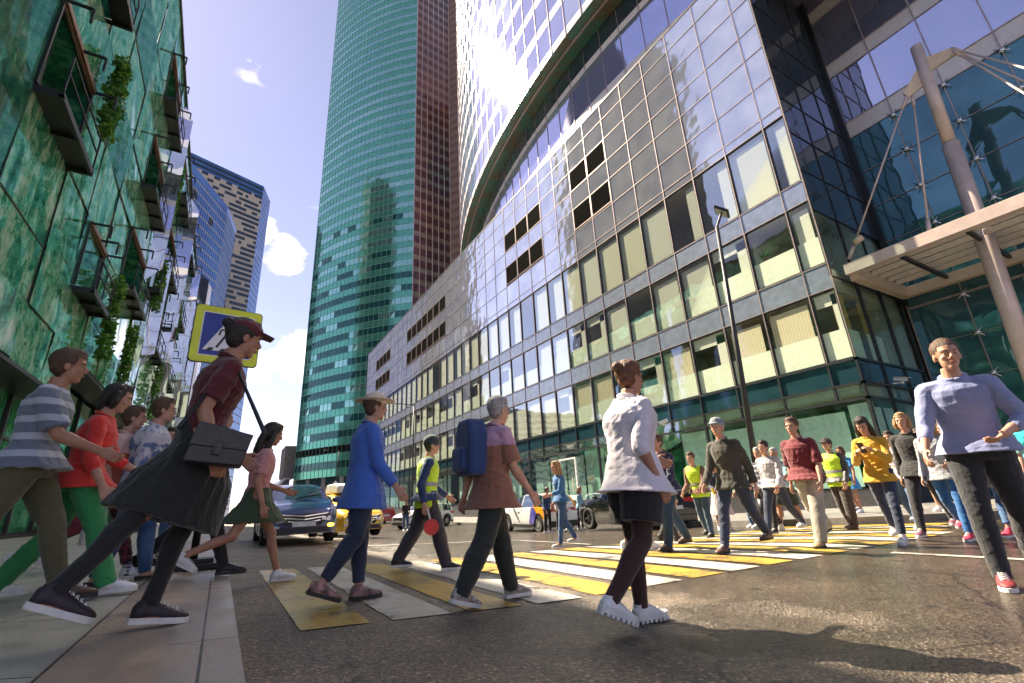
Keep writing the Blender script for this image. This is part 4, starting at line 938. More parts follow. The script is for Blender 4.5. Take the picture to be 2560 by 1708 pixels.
def rotm(ax, deg): return Matrix.Rotation(R(deg), 3, ax)
def person(loc, face, H=1.75, label='', skin=SK, hair='short', hairm=HB, lean=3, twist=0, hips=((20, 5), (-18, 25)), arms=((18, 25), (-18, 20)), armout=(8, 8), armin=(0, 0), headyaw=0, headpitch=0,
           top=None, sleeve=1.0, topm=None, toplen=.0, loose=1.0, bottom='trousers', botm=None, botlen=1.0, flare=1.0, shoes='sneaker', shoem=None, solem=None, feet=(0, 0), voxel=.009, girth=1.0, female=False,
           hat=None, hatm=None, group=None, z=0.0, wr=.0044, socks=None, leggings=None, fist=(35, 35), jacket=None, abd=3, footz=True, sockstripe=False):
    """a walking figure that looks along local +X; face = heading in degrees; hips/arms = (swing, bend) for left, right"""
    s = H/1.75; seed = abs(hash((round(loc[0], 2), round(loc[1], 2)))) % 9973; seed = int(loc[0]*100+loc[1]*37) % 9973
    X = Vector((1, 0, 0)); Yv = Vector((0, 1, 0)); Zv = Vector((0, 0, 1))
    # --- skeleton
    tl = .43; sl = .42; ah = .075; hw = .085 if not female else .09; sh = .175 if not female else .155
    leg = []
    for (hp, kn), sg, ft in zip(hips, (1, -1), feet):
        d1 = Vector((math.sin(R(hp)), sg*math.sin(R(abd)), -math.cos(R(hp)))).normalized(); d2 = Vector((math.sin(R(hp-kn)), 0, -math.cos(R(hp-kn)))).normalized()
        hj = Vector((0, sg*hw, 0)); k_ = hj+d1*tl; a_ = k_+d2*sl; M3 = rotm('Y', ft)
        heel = a_+M3@Vector((-.055, 0, -ah)); toe = a_+M3@Vector((.185, 0, -ah)); ball = a_+M3@Vector((.12, 0, -ah))
        leg.append([hj, k_, a_, M3, min(heel.z, toe.z)])
    zmin = min(l[4] for l in leg); root = Vector((0, 0, -zmin))
    for l in leg: l[0] = l[0]+root; l[1] = l[1]+root; l[2] = l[2]+root
    pel = root.copy(); B = rotm('Y', lean)@rotm('Z', twist); Bp = Matrix.Identity(3)
    spine = lambda h: pel+rotm('Y', lean*min(1, h/.3))@Vector((0, 0, h)) if h > 0 else pel+Vector((0, 0, h))
    neckb = spine(.50); neckt = spine(.585)+rotm('Y', lean)@Vector((.015, 0, 0)); HM = rotm('Z', headyaw)@rotm('Y', lean*.3+headpitch); hc = neckt+HM@Vector((.03, 0, .085))
    arm = []
    for (sw, el), sg, ao, ai in zip(arms, (1, -1), armout, armin):
        sj = spine(.432)+B@Vector((0, sg*sh, 0)); U = B@rotm('X', sg*ao)@rotm('Y', -sw); d1 = U@Vector((0, 0, -1)); 
        Fm = B@rotm('X', sg*ao)@rotm('Y', -(sw+el)); d2 = rotm('Z', -sg*ai)@(Fm@Vector((0, 0, -1)))
        e_ = sj+d1*.29; w_ = e_+d2*.25; arm.append((sj, e_, w_, d1, d2, sg))
    gt_ = girth; bw = (.88 if female else 1.0)*gt_
    def torso(mb, off_, z0=-.08, z1=.50, k=1.0, neck=False, rel=1.0):
        prof = [(-.10, .150, .105), (-.03, .168 if female else .160, .118), (.04, .158, .108), (.13, .128 if female else .145, .092+.03*(gt_-1)), (.22, .132 if female else .152, .100), (.32, .160, .118 if female else .112), (.38, .172, .110), (.425, .165, .098), (.455, .135, .080), (.485, .088, .066), (.52, .062, .058)]
        P_, a_, b_ = [], [], []
        hs = [h for h, _, _ in prof]
        zl = [z0]+[h for h in hs if z0+.01 < h < z1-.01]+[z1]
        for h in zl:
            rx = float(np.interp(h, hs, [p[1] for p in prof])); ry = float(np.interp(h, hs, [p[2] for p in prof]))
            P_.append(spine(h)); a_.append((rx*bw*(k if h < .42 else 1)+off_)); b_.append((ry*gt_*(k if h < .42 else 1)+off_))
        lat = B@Yv
        mb.tube(P_, a_, 18, ry=b_, lat=lat)
    def limb(mb, pts, rad, n=12): mb.tube(pts, rad, n)
    def mid(a, b, t): return a.lerp(b, t)
    body = MB(); torso(body, 0)
    body.tube([neckb-Vector((0, 0, .03)), neckt], [.062*gt_**.5, .054], 12)
    for hj, k_, a_, M3, _ in leg:
        t = bw
        body.tube([hj+Vector((0, 0, .05)), mid(hj, k_, .15), mid(hj, k_, .5), mid(hj, k_, .9), k_], [.085*t, .087*t, .073*t, .054*t, .053*t], 14)
        c_ = (k_-a_).normalized(); back = Vector((-.012, 0, 0))
        body.ell(k_+Vector((.004, 0, 0)), (.052, .05, .055), 10, 7)
        body.tube([k_, mid(k_, a_, .28)+back, mid(k_, a_, .6)+back*.5, mid(k_, a_, .9), a_+M3@Vector((0, 0, -.02))], [.052*t, .057*t, .044*t, .034, .034], 12)
        body.tube([a_+M3@Vector((-.035, 0, -.045)), a_+M3@Vector((.05, 0, -.04)), a_+M3@Vector((.13, 0, -.058)), a_+M3@Vector((.175, 0, -.064))], [.03, .036, .038, .022], 10, ry=[.03, .032, .018, .010], lat=Yv)
    for sj, e_, w_, d1, d2, sg in arm:
        t = bw**.7; inner = spine(.44)+B@Vector((0, sg*.09, 0))
        body.tube([inner, sj], [.06, .055*t], 12); body.ell(sj, (.057*t, .057*t, .057*t), 10, 7)
        body.tube([sj, mid(sj, e_, .4), e_], [.052*t, .046*t, .038], 12); body.ell(e_, (.039, .039, .039), 8, 6)
        body.tube([e_, mid(e_, w_, .25), mid(e_, w_, .7), w_], [.039, .042*t, .031, .027], 12, ry=[.038, .038*t, .027, .021])
        # hand: palm, four fingers, thumb.  side = across the knuckles, pal = palm normal (towards the body)
        side = (X - d2*X.dot(d2)); side = side.normalized() if side.length > .2 else (Zv-d2*Zv.dot(d2)).normalized()
        pal = d2.cross(side).normalized()
        if pal.y*sg > 0: pal = -pal
        pc = w_+d2*.045; body.tube([w_-d2*.005, w_+d2*.02, w_+d2*.06, w_+d2*.092], [.024, .034, .041, .038], 10, ry=[.019, .016, .014, .011], lat=side)
        fi = fist[0 if sg > 0 else 1]; thick = 1.0 if voxel < .0075 else 1.25
        for j, (o_, ln) in enumerate(((.030, .072), (.010, .080), (-.011, .074), (-.030, .058))):
            b0 = w_+d2*.085+side*o_; ang = R(fi*(.8+.12*j)); dA = (d2*math.cos(ang*.6)+pal*math.sin(ang*.6)); dB = (d2*math.cos(ang*1.6)+pal*math.sin(ang*1.6)); dC = (d2*math.cos(ang*2.4)+pal*math.sin(ang*2.4))
            q1 = b0+dA*ln*.45; q2 = q1+dB*ln*.32; q3 = q2+dC*ln*.25; body.tube([b0-d2*.02, q1, q2, q3], [.0095*thick, .009*thick, .0082*thick, .0065*thick], 7)
        t0 = w_+d2*.025+side*.026; t1 = t0+(d2*.6+side*.7+pal*.35).normalized()*.038; t2 = t1+(d2*.9+side*.25+pal*.4).normalized()*.032
        body.tube([t0-side*.01, t1, t2], [.013, .0105*thick, .0085*thick], 7)
    # head
    def h_(x, y, z_): return hc+HM@Vector((x, y, z_))
    body.ell(h_(-.012, 0, .035), (.095, .075, .092), 16, 12, rot=HM); body.ell(h_(.012, 0, -.03), (.068, .058, .082), 14, 10, rot=HM)
    body.ell(h_(.048, 0, -.088), (.026, .027, .022), 10, 8, rot=HM)                                                 # chin
    body.tube([h_(.072, 0, .022), h_(.092, 0, -.012), h_(.098, 0, -.026)], [.009, .012, .013], 8); body.ell(h_(.090, .011, -.029), (.010, .009, .008), 8, 6); body.ell(h_(.090, -.011, -.029), (.010, .009, .008), 8, 6)
    body.ell(h_(.070, 0, .034), (.016, .055, .011), 10, 6, rot=HM)                                                   # brow
    body.ell(h_(.072, 0, -.052), (.012, .024, .006), 8, 6, rot=HM); body.ell(h_(.070, 0, -.062), (.012, .020, .007), 8, 6, rot=HM)
    for sg in (1, -1):
        body.ell(h_(-.008, sg*.074, -.008), (.020, .010, .032), 8, 6, rot=HM); body.ell(h_(.052, sg*.036, -.018), (.022, .022, .020), 8, 6, rot=HM)
    me = remesh(body, 'person', skin, voxel, 2)
    o = bpy.data.objects.new('person', me); COL.objects.link(o); o.location = (loc[0], loc[1], z); o.rotation_euler = (0, 0, R(face)); o.scale = (s, s, s)
    tag(o, label, 'person', group)
    def part(mb, name, mat, vx=None, wrn=0.0, sm=2, zs=1.0, parent=o, lab=None):
        me_ = remesh(mb, name, mat, vx or voxel*1.15, sm, wrn, seed+len(name), zs=zs); c = bpy.data.objects.new(name, me_); link(c, parent)
        if lab: c['label'] = lab
        return c
    # eyes, brows and lips
    e = MB(); 
    for sg in (1, -1):
        q = MB().ell(h_(.0715, sg*.031, .004), (.0085, .0105, .0048), 8, 6, rot=HM); ee = q.build('eye', EYEW, o, smooth=True)
        q = MB().ell(h_(.0785, sg*.031, .004), (.0035, .0052, .0046), 8, 6, rot=HM); q.build('iris', EYED, ee, smooth=True)
        e.tube([h_(.083, sg*.014, .024), h_(.083, sg*.030, .030), h_(.071, sg*.047, .026)], [.003, .0038, .0025], 6)
    e.build('eyebrows', hairm, o, smooth=True)
    MB().ell(h_(.083, 0, -.0555), (.006, .021, .007), 10, 6, rot=HM).build('lips', pbr('lips', (.38, .14, .11), .4), o, smooth=True)
    # --- clothes
    hs_ = max(abs(math.tan(R(h_p[0]))) for h_p in hips)
    lo = loose; topm = topm or cloth('plain_white', (.7, .7, .7)); z_hem = (-.045-toplen) if (bottom in ('trousers', 'shorts') or toplen) else .03
    if top:
        mb = MB(); torso(mb, .013*lo, z0=.03, z1=.508, k=1+.05*(lo-1))
        if -.1 <= z_hem < 0: mb.tube([spine(.10), spine(.03), spine(z_hem)], [.150*bw+.018*lo, .176*bw+.026+.006*lo, .196*bw+.030+.008*lo+.05*(flare-1)], 18, ry=[.096*gt_+.018*lo, .116*gt_+.022+.006*lo+.04*hs_, .124*gt_+.030+.008*lo+.13*hs_+.05*(flare-1)], lat=B@Yv)
        if z_hem < -.1:
            cx = (leg[0][1]+leg[1][1])*.5; t_ = (-.10-z_hem)/.43; low = spine(-.10).lerp(Vector((cx.x, 0, cx.z)), t_)
            spread = abs(leg[0][1].x-leg[1][1].x)*.5*t_
            mb.tube([spine(.09), spine(-.02), spine(-.10), low], [.155*bw*lo**.3, .178*bw*lo**.3, .190*bw*lo**.3+.016, .212*bw+.02*lo+.05*(flare-1)], 18, ry=[.105*gt_+.012*lo, .130*gt_+.010*lo, .138*gt_+.016*lo+.05*hs_, .15*gt_+.02*lo+spread+.08*(flare-1)], lat=Yv)
        if sleeve > 0:
            for sj, e_, w_, d1, d2, sg in arm:
                inner = spine(.435)+B@Vector((0, sg*.09, 0)); t = bw**.7
                mb.tube([inner, sj], [.07, .064*t+.004*lo], 12); mb.ell(sj, (.065*t, .065*t, .065*t), 10, 7)
                if sleeve <= .5: mb.tube([sj, mid(sj, e_, sleeve*1.9)], [.064*t, .060*t+.010*lo], 14)
                else:
                    f = (sleeve-.5)*2; mb.tube([sj, mid(sj, e_, .5), e_], [.063*t, .057*t+.003*lo, .050+.004*lo], 14); mb.ell(e_, (.052+.003*lo,)*3, 10, 7)
                    mb.tube([e_, mid(e_, w_, .5*f), mid(e_, w_, .96*f)], [.050+.004*lo, .047+.004*lo, .036+.005*lo], 14)
        shirt = part(mb, top, topm, wrn=wr*lo**.5)
        if top in ('shirt', 'jacket', 'coat'):
            q = MB(); P_ = []
            for i in range(13):
                a_ = 2*math.pi*i/12; P_.append(neckb+rotm('Y', lean)@Vector((math.cos(a_)*.062+.004, math.sin(a_)*.068, .016-.022*math.cos(a_))))
            q.tube(P_, [.012]*13, 8, ry=[.020]*13); q.build('collar', topm, shirt, smooth=True)
    if jacket == 'vest':
        vm = cloth('hi_vis', (.55, .85, .02), rough=.6); mb = MB(); torso(mb, .036, z0=-.10, z1=.49); mb.tube([spine(-.02), spine(-.13)], [.19*bw, .20*bw], 18, ry=[.145*gt_, .155*gt_], lat=Yv)
        for sg in (1, -1): mb.tube([spine(.44)+B@Vector((0, sg*.08, 0)), spine(.45)+B@Vector((0, sg*.165, 0))], [.075, .072], 12)
        v = part(mb, 'vest', vm, wrn=wr*.8); tm = pbr('vest_tape', (.35, .33, .36), .3, metal=.2)
        for hh in (.03, .16):
            rx = float(np.interp(hh, [-.03, .04, .13, .22], [.160, .158, .145, .152]))*bw; ry = float(np.interp(hh, [-.03, .04, .13, .22], [.118, .108, .092, .1]))*gt_
            q = MB(); n_ = 28; c = spine(hh); ring = [c+rotm('Y', lean)@Vector((math.cos(2*math.pi*i/n_)*(ry+.043), math.sin(2*math.pi*i/n_)*(rx+.043), 0)) for i in range(n_+1)]
            for i in range(n_): q.poly([ring[i]-Zv*.025, ring[i+1]-Zv*.025, ring[i+1]+Zv*.025, ring[i]+Zv*.025])
            q.build('reflective_tape', tm, v, smooth=True)
    botm = botm or cloth('jeans', (.03, .06, .14), 'denim', (.08, .14, .26))
    if bottom in ('trousers', 'shorts'):
        mb = MB(); torso(mb, .011, z0=-.10, z1=.035)
        for hj, k_, a_, M3, _ in leg:
            t = bw; L_ = botlen; w_ = flare
            if L_ <= .55: mb.tube([hj+Zv*.05, mid(hj, k_, .3), mid(hj, k_, L_*1.85)], [.10*t, .098*t*w_, .088*t*w_], 16)
            else:
                f = (L_-.5)*2
                mb.tube([hj+Zv*.05, mid(hj, k_, .2), mid(hj, k_, .6), k_], [.098*t, .099*t, .083*t*w_**.5, .067*t*w_**.7], 16); mb.ell(k_, (.068*t*w_**.6,)*3, 10, 7)
                e2 = mid(k_, a_+Vector((0, 0, -.015)), f); mb.tube([k_, mid(k_, e2, .35)+Vector((-.008, 0, 0)), e2], [.067*t*w_**.7, .066*t*w_**.8, .050*w_], 16)
        part(mb, bottom, botm, wrn=wr*.95)
        q = MB(); c = spine(.035); ring = [c+Vector((math.cos(2*math.pi*i/20)*(.112*gt_+.012), math.sin(2*math.pi*i/20)*(.160*bw+.012), 0)) for i in range(21)]
    elif bottom in ('skirt', 'dress'):
        kx = [l[0].lerp(l[1], min(1, botlen*1.6)) if botlen < .62 else l[1].lerp(l[2], (botlen-.6)*2.2) for l in leg]
        cx = (kx[0]+kx[1])*.5; cx.y = 0; spread = abs(kx[0].x-kx[1].x)*.5; mb = MB(); n_ = 36
        P_ = [spine(.09), spine(-.03), spine(-.1).lerp(cx, .35), cx]; mb.tube(P_, [.160*bw, .205*bw, .228*bw*flare**.5, .225*flare], n_, ry=[.115*gt_, .140*gt_, .16*gt_+.6*spread, .17*flare+spread], lat=Yv)
        part(mb, 'skirt', botm, wrn=wr*1.9, zs=.15)
    if leggings:
        mb = MB()
        for hj, k_, a_, M3, _ in leg:
            t = bw; mb.tube([mid(hj, k_, .1), mid(hj, k_, .5), mid(hj, k_, .9), k_], [.094*t, .081*t, .062*t, .061*t], 14); mb.ell(k_, (.061*t,)*3, 10, 7); mb.tube([k_, mid(k_, a_, .28)+Vector((-.012, 0, 0)), mid(k_, a_, .6), a_+Vector((0, 0, .01))], [.060*t, .065*t, .053*t, .045], 12)
        part(mb, 'leggings', leggings, wrn=wr*.6)
    # --- shoes
    shoem = shoem or pbr('shoe_white', (.75, .74, .74), .5); solem = solem or pbr('sole_white', (.70, .69, .66), .55)
    if socks:
        for hj, k_, a_, M3, _ in leg: MB().tube([mid(a_, k_, .30), mid(a_, k_, .08), a_+M3@Vector((0, 0, -.04))], [.043, .040, .042], 14).build('sock', socks, o, smooth=True)
    for hj, k_, a_, M3, _ in leg:
        A = lambda x, zz: a_+M3@Vector((x, 0, zz-ah)); chunky = shoes == 'chunky'; st = .045 if chunky else (.030 if shoes != 'flat' else .014)
        up = MB(); w = 1.08 if chunky else 1.0
        if shoes in ('sneaker', 'chunky', 'boot'):
            up.tube([A(-.066, .055), A(-.045, .055), A(.01, .058), A(.07, .052), A(.13, .040), A(.175, .034), A(.197, .028)], [.020, .036*w, .038*w, .043*w, .048*w, .038*w, .016], 16, ry=[.030, .042, .046, .038, .028, .020, .010], lat=Yv)
            up.tube([A(-.012, .05), A(-.010, .10), A(-.014, .115 if shoes != 'boot' else .19)], [.042, .040, .041], 14, ry=[.050, .046, .045], lat=Yv)
            up.tube([A(.02, .085), A(.09, .062)], [.026, .024], 10, ry=[.024, .018], lat=Yv)
        elif shoes == 'flat':
            up.tube([A(-.062, .03), A(-.04, .032), A(.0, .030)], [.02, .034, .034], 12, ry=[.02, .028, .018], lat=Yv); up.tube([A(.10, .03), A(.15, .03), A(.19, .022)], [.044, .040, .018], 12, ry=[.022, .018, .010], lat=Yv)
            up.tube([A(.0, .018), A(.1, .018)], [.036, .042], 12, ry=[.012, .014], lat=Yv)
        elif shoes == 'sandal':
            up.tube([A(.085, .035), A(.125, .03)], [.048, .046], 12, ry=[.036, .030], lat=Yv)
        so = part(up, 'shoe', shoem, vx=min(voxel, .007), sm=2)
        out_ = [(-.072, .016), (-.066, .028), (-.03, .036*w), (.03, .036*w), (.08, .043*w), (.13, .048*w), (.17, .040*w), (.195, .022*w), (.202, .006)]
        pl = [(x, y) for x, y in out_]+[(x, -y) for x, y in out_[::-1]]
        q = MB(); o_ = a_+M3@Vector((0, 0, -ah)); q.prism(pl, (o_, M3@X, M3@Yv, M3@Zv), .0, st)
        if chunky:
            for i in range(9): q.box(0, 0, 0, 0, 0, 0)
            q = MB().prism(pl, (o_, M3@X, M3@Yv, M3@Zv), .016, st+.006)
            for i in range(8):
                xx = -.062+.034*i; ww = float(np.interp(xx, [p[0] for p in out_], [p[1] for p in out_])); q.prism([(xx-.011, -ww-.003), (xx+.011, -ww-.003), (xx+.011, ww+.003), (xx-.011, ww+.003)], (o_, M3@X, M3@Yv, M3@Zv), 0, .018)
        q.build('sole', solem, so, bevel=.004)
        if shoes in ('sneaker', 'chunky') and voxel < .0085:
            q = MB()
            for i in range(5):
                xx = .035+.022*i; zz = float(np.interp(xx, [.02, .09, .14], [.112, .085, .066])); q.tube([A(xx, zz)+M3@Vector((0, -.022, -.006)), A(xx+.008, zz+.002), A(xx, zz)+M3@Vector((0, .022, -.006))], [.0035]*3, 6); q.tube([A(xx+.012, zz-.003)+M3@Vector((0, -.022, -.006)), A(xx, zz+.002), A(xx+.012, zz-.003)+M3@Vector((0, .022, -.006))], [.003]*3, 6)
            q.build('laces', pbr('lace', (.65, .64, .62), .7), so, smooth=True)
    # --- hair and hat
    mb = MB()
    if hair in ('short', 'long', 'bun', 'pony', 'bob', 'thin'):
        th = .006 if hair == 'thin' else .012
        mb.ell(h_(-.022, 0, .050), (.094+th, .077+th, .088+th), 16, 12, rot=HM)
        if hair != 'thin': mb.ell(h_(-.040, 0, .0), (.070, .074, .075), 12, 10, rot=HM); mb.ell(h_(.028, 0, .105), (.05, .06, .035), 12, 8, rot=HM)
        if hair == 'long':
            for sg in (1, -1): mb.tube([h_(-.01, sg*.066, .04), h_(-.012, sg*.085, -.05), h_(-.03, sg*.085, -.14), h_(-.04, sg*.07, -.24)], [.03, .033, .035, .015], 10)
            mb.tube([h_(-.07, 0, .05), h_(-.095, 0, -.06), h_(-.105, 0, -.18), h_(-.11, 0, -.31)], [.07, .085, .095, .05], 14, ry=[.05, .045, .04, .02], lat=HM@Yv)
        if hair == 'bob':
            for sg in (1, -1): mb.tube([h_(-.01, sg*.07, .05), h_(-.005, sg*.088, -.03), h_(-.01, sg*.08, -.10)], [.035, .036, .018], 10)
            mb.tube([h_(-.07, 0, .05), h_(-.09, 0, -.04), h_(-.08, 0, -.11)], [.075, .085, .06], 14, ry=[.05, .045, .03], lat=HM@Yv)
        if hair == 'bun': mb.ell(h_(-.115, 0, .085), (.04, .04, .038), 10, 8)
        if hair == 'pony': mb.tube([h_(-.10, 0, .06), h_(-.15, 0, .02), h_(-.15, 0, -.12)], [.025, .035, .012], 10)
        # keep the face clear
        me_ = remesh(mb, 'hair', hairm, max(voxel, .007), 1, .0035, seed, 40, zs=.4)
        b = bmesh.new(); b.from_mesh(me_); inv = HM.inverted(); dele = []
        for v in b.verts:
            p = inv@(v.co-hc)
            lim = .072 if p.z < .075 else .2
            if p.x > .045 and p.z < .068 and abs(p.y) < .075: dele.append(v)
            elif p.x > .005 and -.05 < p.z < .03 and abs(p.y) < .065: dele.append(v)
        bmesh.ops.delete(b, geom=dele, context='VERTS'); b.to_mesh(me_); b.free()
        c = bpy.data.objects.new('hair', me_); link(c, o)
    if hat:
        mb = MB()
        if hat == 'beanie': mb.ell(h_(-.015, 0, .06), (.115, .095, .095), 16, 12, rot=HM); mb.tube([h_(-.012, 0, .035), h_(-.012, 0, .07)], [.092, .092], 20, ry=[.110, .110], lat=HM@Yv)
        if hat == 'cap': mb.ell(h_(-.015, 0, .065), (.11, .09, .075), 16, 12, rot=HM); mb.tube([h_(.05, 0, .066), h_(.16, 0, .052)], [.078, .055], 14, ry=[.007, .006], lat=HM@Yv)
        if hat == 'brim': mb.ell(h_(-.01, 0, .075), (.108, .092, .080), 16, 12, rot=HM); mb.tube([h_(-.01, 0, .062), h_(-.01, 0, .074)], [.165, .160], 28, ry=[.185, .18], lat=HM@Yv)
        part(mb, 'hat', hatm or cloth('hat_dark', (.03, .03, .04)), sm=1, vx=min(voxel, .007))
    o['_h'] = 0; del o['_h']
    pts = dict(handL=arm[0][2]+arm[0][4]*.08, handR=arm[1][2]+arm[1][4]*.08, shL=arm[0][0], shR=arm[1][0], back=spine(.28)+Vector((-.14*gt_, 0, 0)), hip=pel, neck=neckb, M=o.rotation_euler.to_matrix())
    Mw = Matrix.Translation(o.location)@o.rotation_euler.to_matrix().to_4x4()@Matrix.Scale(s, 4)
    return o, {k_: (Mw@v if isinstance(v, Vector) else v) for k_, v in pts.items()}
# ------------------------------------------------------------------ the crowd
def foot(x, y): return zr(x, y)+(LZ if x < XK else 0)
J1 = cloth('navy_jeans', (.018, .028, .06), 'denim', (.03, .05, .11)); J2 = cloth('blue_jeans', (.03, .08, .20), 'denim', (.10, .20, .36)); JB = cloth('black_trousers', (.014, .014, .017))
SN = pbr('shoe_white', (.75, .74, .74), .5); SB = pbr('shoe_brown', (.10, .05, .03), .55); SBK = pbr('shoe_black', (.02, .02, .022), .5); SOB = pbr('sole_dark', (.03, .028, .025), .7)
SOW = pbr('sole_white', (.70, .69, .66), .55)
def P(x, y, face, H, label, **k):
    k.setdefault('z', foot(x, y)); return person((x, y), face, H, label, **k)
def bag(pts, label, mb, mats, name='handbag', cat='bag', straps=None):
    o = mb.build(name, mats, smooth=False, bevel=.012, recalc=True); tag(o, label, cat)
    if straps: straps.build('strap', mats, o)
    return o
WALK = ((24, 8), (-20, 22)); WALK2 = ((-22, 26), (22, 6)); MID = ((8, 14), (-8, 18)); STAND = ((3, 4), (-3, 4))
V6 = .0065
# left pavement
p1, q1 = P(-1.22, 4.72, 6, 1.88, 'tall man in a grey striped jumper at the left edge of the pavement', hips=WALK, arms=((-12, 30), (24, 45)), topm=cloth('grey_stripes', (.16, .19, .24), 'stripe', (.42, .45, .52), 9.0), top='jumper', sleeve=.45, loose=1.5, hairm=HB, botm=cloth('olive_trousers', (.10, .09, .045)), shoem=SB, solem=SOB, voxel=V6, girth=1.08, skin=SKT)
p2, q2 = P(-1.00, 5.15, 4, 1.74, 'person in a bright red top with white sleeve stripes and green trousers', hips=((-16, 20), (24, 6)), arms=((30, 35), (6, 28)), topm=cloth('red_top', (.75, .045, .035)), top='shirt', sleeve=.72, loose=1.6, hair='bob', hairm=HD, botm=cloth('green_trousers', (.03, .26, .08)), flare=1.35, voxel=V6, headpitch=10, female=True, lean=6, toplen=.03)
for hh in (.0, .03):
    for ar in ('L', 'R'):
        pass
p3, q3 = P(-.93, 6.0, 0, 1.68, 'woman in a pale pink top and dark plaid trousers behind the red top', hips=((20, 6), (-26, 34)), arms=((20, 60), (-10, 30)), topm=cloth('pink_rust', (.78, .52, .46), 'band', (.40, .10, .05), 1.18), top='shirt', sleeve=.45, loose=1.4, hair='bun', hairm=HB, botm=cloth('plaid', (.03, .012, .016), 'plaid', (.22, .03, .05), 11), botlen=.9, voxel=V6, female=True, socks=cloth('sock', (.5, .52, .58), 'stripe', (.02, .02, .04), 30))
p4, q4 = P(-.70, 5.95, 2, 1.76, 'heavyset person in a white top and denim shirt wearing sandals', hips=((14, 8), (-8, 10)), arms=((8, 30), (-6, 20)), topm=cloth('white_denim', (.62, .62, .70), 'mottle', (.10, .16, .32), .25), top='shirt', sleeve=.75, loose=1.9, girth=1.22, hair='short', hairm=HB, botm=J2, shoes='sandal', shoem=pbr('sandal', (.62, .55, .5), .5), solem=SOB, voxel=V6, female=True, toplen=.12)
p5, q5 = P(-.76, 8.6, -92, 1.82, 'man in blue jeans and brown shoes standing near the sign post', hips=STAND, arms=((0, 14), (6, 20)), topm=cloth('denim_jacket', (.05, .10, .20), 'denim', (.12, .22, .36)), top='jacket', sleeve=1, botm=J2, shoem=SB, solem=SOW, hairm=HD, voxel=.008)
p6, q6 = P(-.15, 3.42, 12, 1.83, 'person in a dark red top and long black skirt striding over the kerb', hips=((0, 14), (-32, 6)), arms=((12, 42), (-14, 40)), feet=(8, 24), topm=cloth('dark_red', (.10, .008, .014)), top='shirt', sleeve=.42, loose=1.3, hair='bun', hairm=HD, bottom='skirt', botm=cloth('black_skirt', (.012, .013, .012)), botlen=.62, flare=1.0, shoes='sneaker', shoem=pbr('shoe_pattern', (.022, .018, .022), .6, nscale=34, col2=(.035, .02, .03)), solem=SOW, skin=SKT, hat='cap', hatm=cloth('dark_red_cap', (.12, .01, .02)), voxel=.006, female=True, headpitch=6, lean=9, leggings=cloth('black_leggings', (.012, .012, .014)))
p7, q7 = P(.32, 5.97, 8, 1.76, 'woman in a pink top and olive skirt stepping off the kerb', hips=((28, 14), (-30, 40)), feet=(0, 30), arms=((14, 60), (-12, 30)), topm=cloth('pink_top', (.58, .26, .26)), top='shirt', sleeve=.4, bottom='skirt', botm=cloth('olive_skirt', (.05, .08, .035)), botlen=.42, hair='long', hairm=HD, voxel=V6, female=True, skin=SKT, headpitch=12)
p8, q8 = P(-.17, 6.05, -6, 1.76, 'person in ripped black jeans behind the striding black skirt', hips=WALK2, arms=MID, topm=cloth('black_tee', (.02, .018, .02)), top='shirt', sleeve=.45, botm=JB, shoem=SBK, solem=SOB, voxel=.008)
# crossing, middle
p9, q9 = P(1.07, 4.43, -4, 1.78, 'person in a long blue shirt and pale brimmed hat striding on the first stripes', hips=((2, 2), (-8, 30)), feet=(0, 20), arms=((-12, 14), (14, 26)), topm=cloth('blue_shirt', (.06, .16, .58)), top='coat', sleeve=.95, toplen=.20, loose=1.9, girth=1.08, botm=J1, botlen=.92, shoes='sneaker', shoem=pbr('shoe_pink_black', (.45, .26, .24), .6, var=.5, nscale=14, col2=(.03, .02, .02)), solem=SOB, hat='brim', hatm=cloth('straw_hat', (.70, .58, .45)), hairm=HB, voxel=.006)
p10, q10 = P(2.32, 6.2, -18, 1.74, 'worker in a lime hi-vis vest and black beanie on the crossing', hips=((-18, 16), (20, 6)), arms=((16, 40), (-18, 30)), topm=cloth('navy_sweater', (.02, .05, .14)), top='jumper', sleeve=1, jacket='vest', botm=cloth('grey_work_trousers', (.045, .04, .055)), flare=1.45, loose=1.3, shoem=SBK, solem=SOW, hat='beanie', hatm=cloth('beanie', (.03, .05, .055)), hair='short', hairm=HD, voxel=V6, girth=1.05)
p11, q11 = P(1.98, 3.72, 2, 1.74, 'man in a loose pink and brown shirt with wide dark trousers taking a long stride', hips=((18, 6), (-20, 12)), feet=(0, 16), arms=((-20, 12), (16, 24)), topm=cloth('pink_brown', (.52, .30, .42), 'band', (.26, .11, .07), 1.22), top='shirt', sleeve=.45, toplen=.16, loose=1.9, botm=cloth('dark_green_trousers', (.022, .028, .024)), flare=1.25, shoem=pbr('shoe_beige', (.42, .36, .32), .7, var=.4, nscale=30), hair='short', hairm=HG, voxel=.006, girth=1.08, lean=6)
p12, q12 = P(2.42, 2.47, -6, 1.76, 'woman in a billowing white shirt and black shorts with chunky white boots, nearest the camera', hips=((3, 4), (-12, 30)), feet=(0, 22), arms=((24, 55), (-16, 40)), topm=cloth('white_shirt', (.74, .68, .74)), top='shirt', sleeve=.62, toplen=.10, loose=2.4, girth=1.18, bottom='shorts', botm=cloth('black_shorts', (.014, .013, .016)), botlen=.40, flare=1.45, shoes='chunky', hair='bun', hairm=HA, skin=SKT, voxel=.0055, female=True, lean=4, wr=.0020, leggings=cloth('dark_stocking', (.05, .018, .014)))
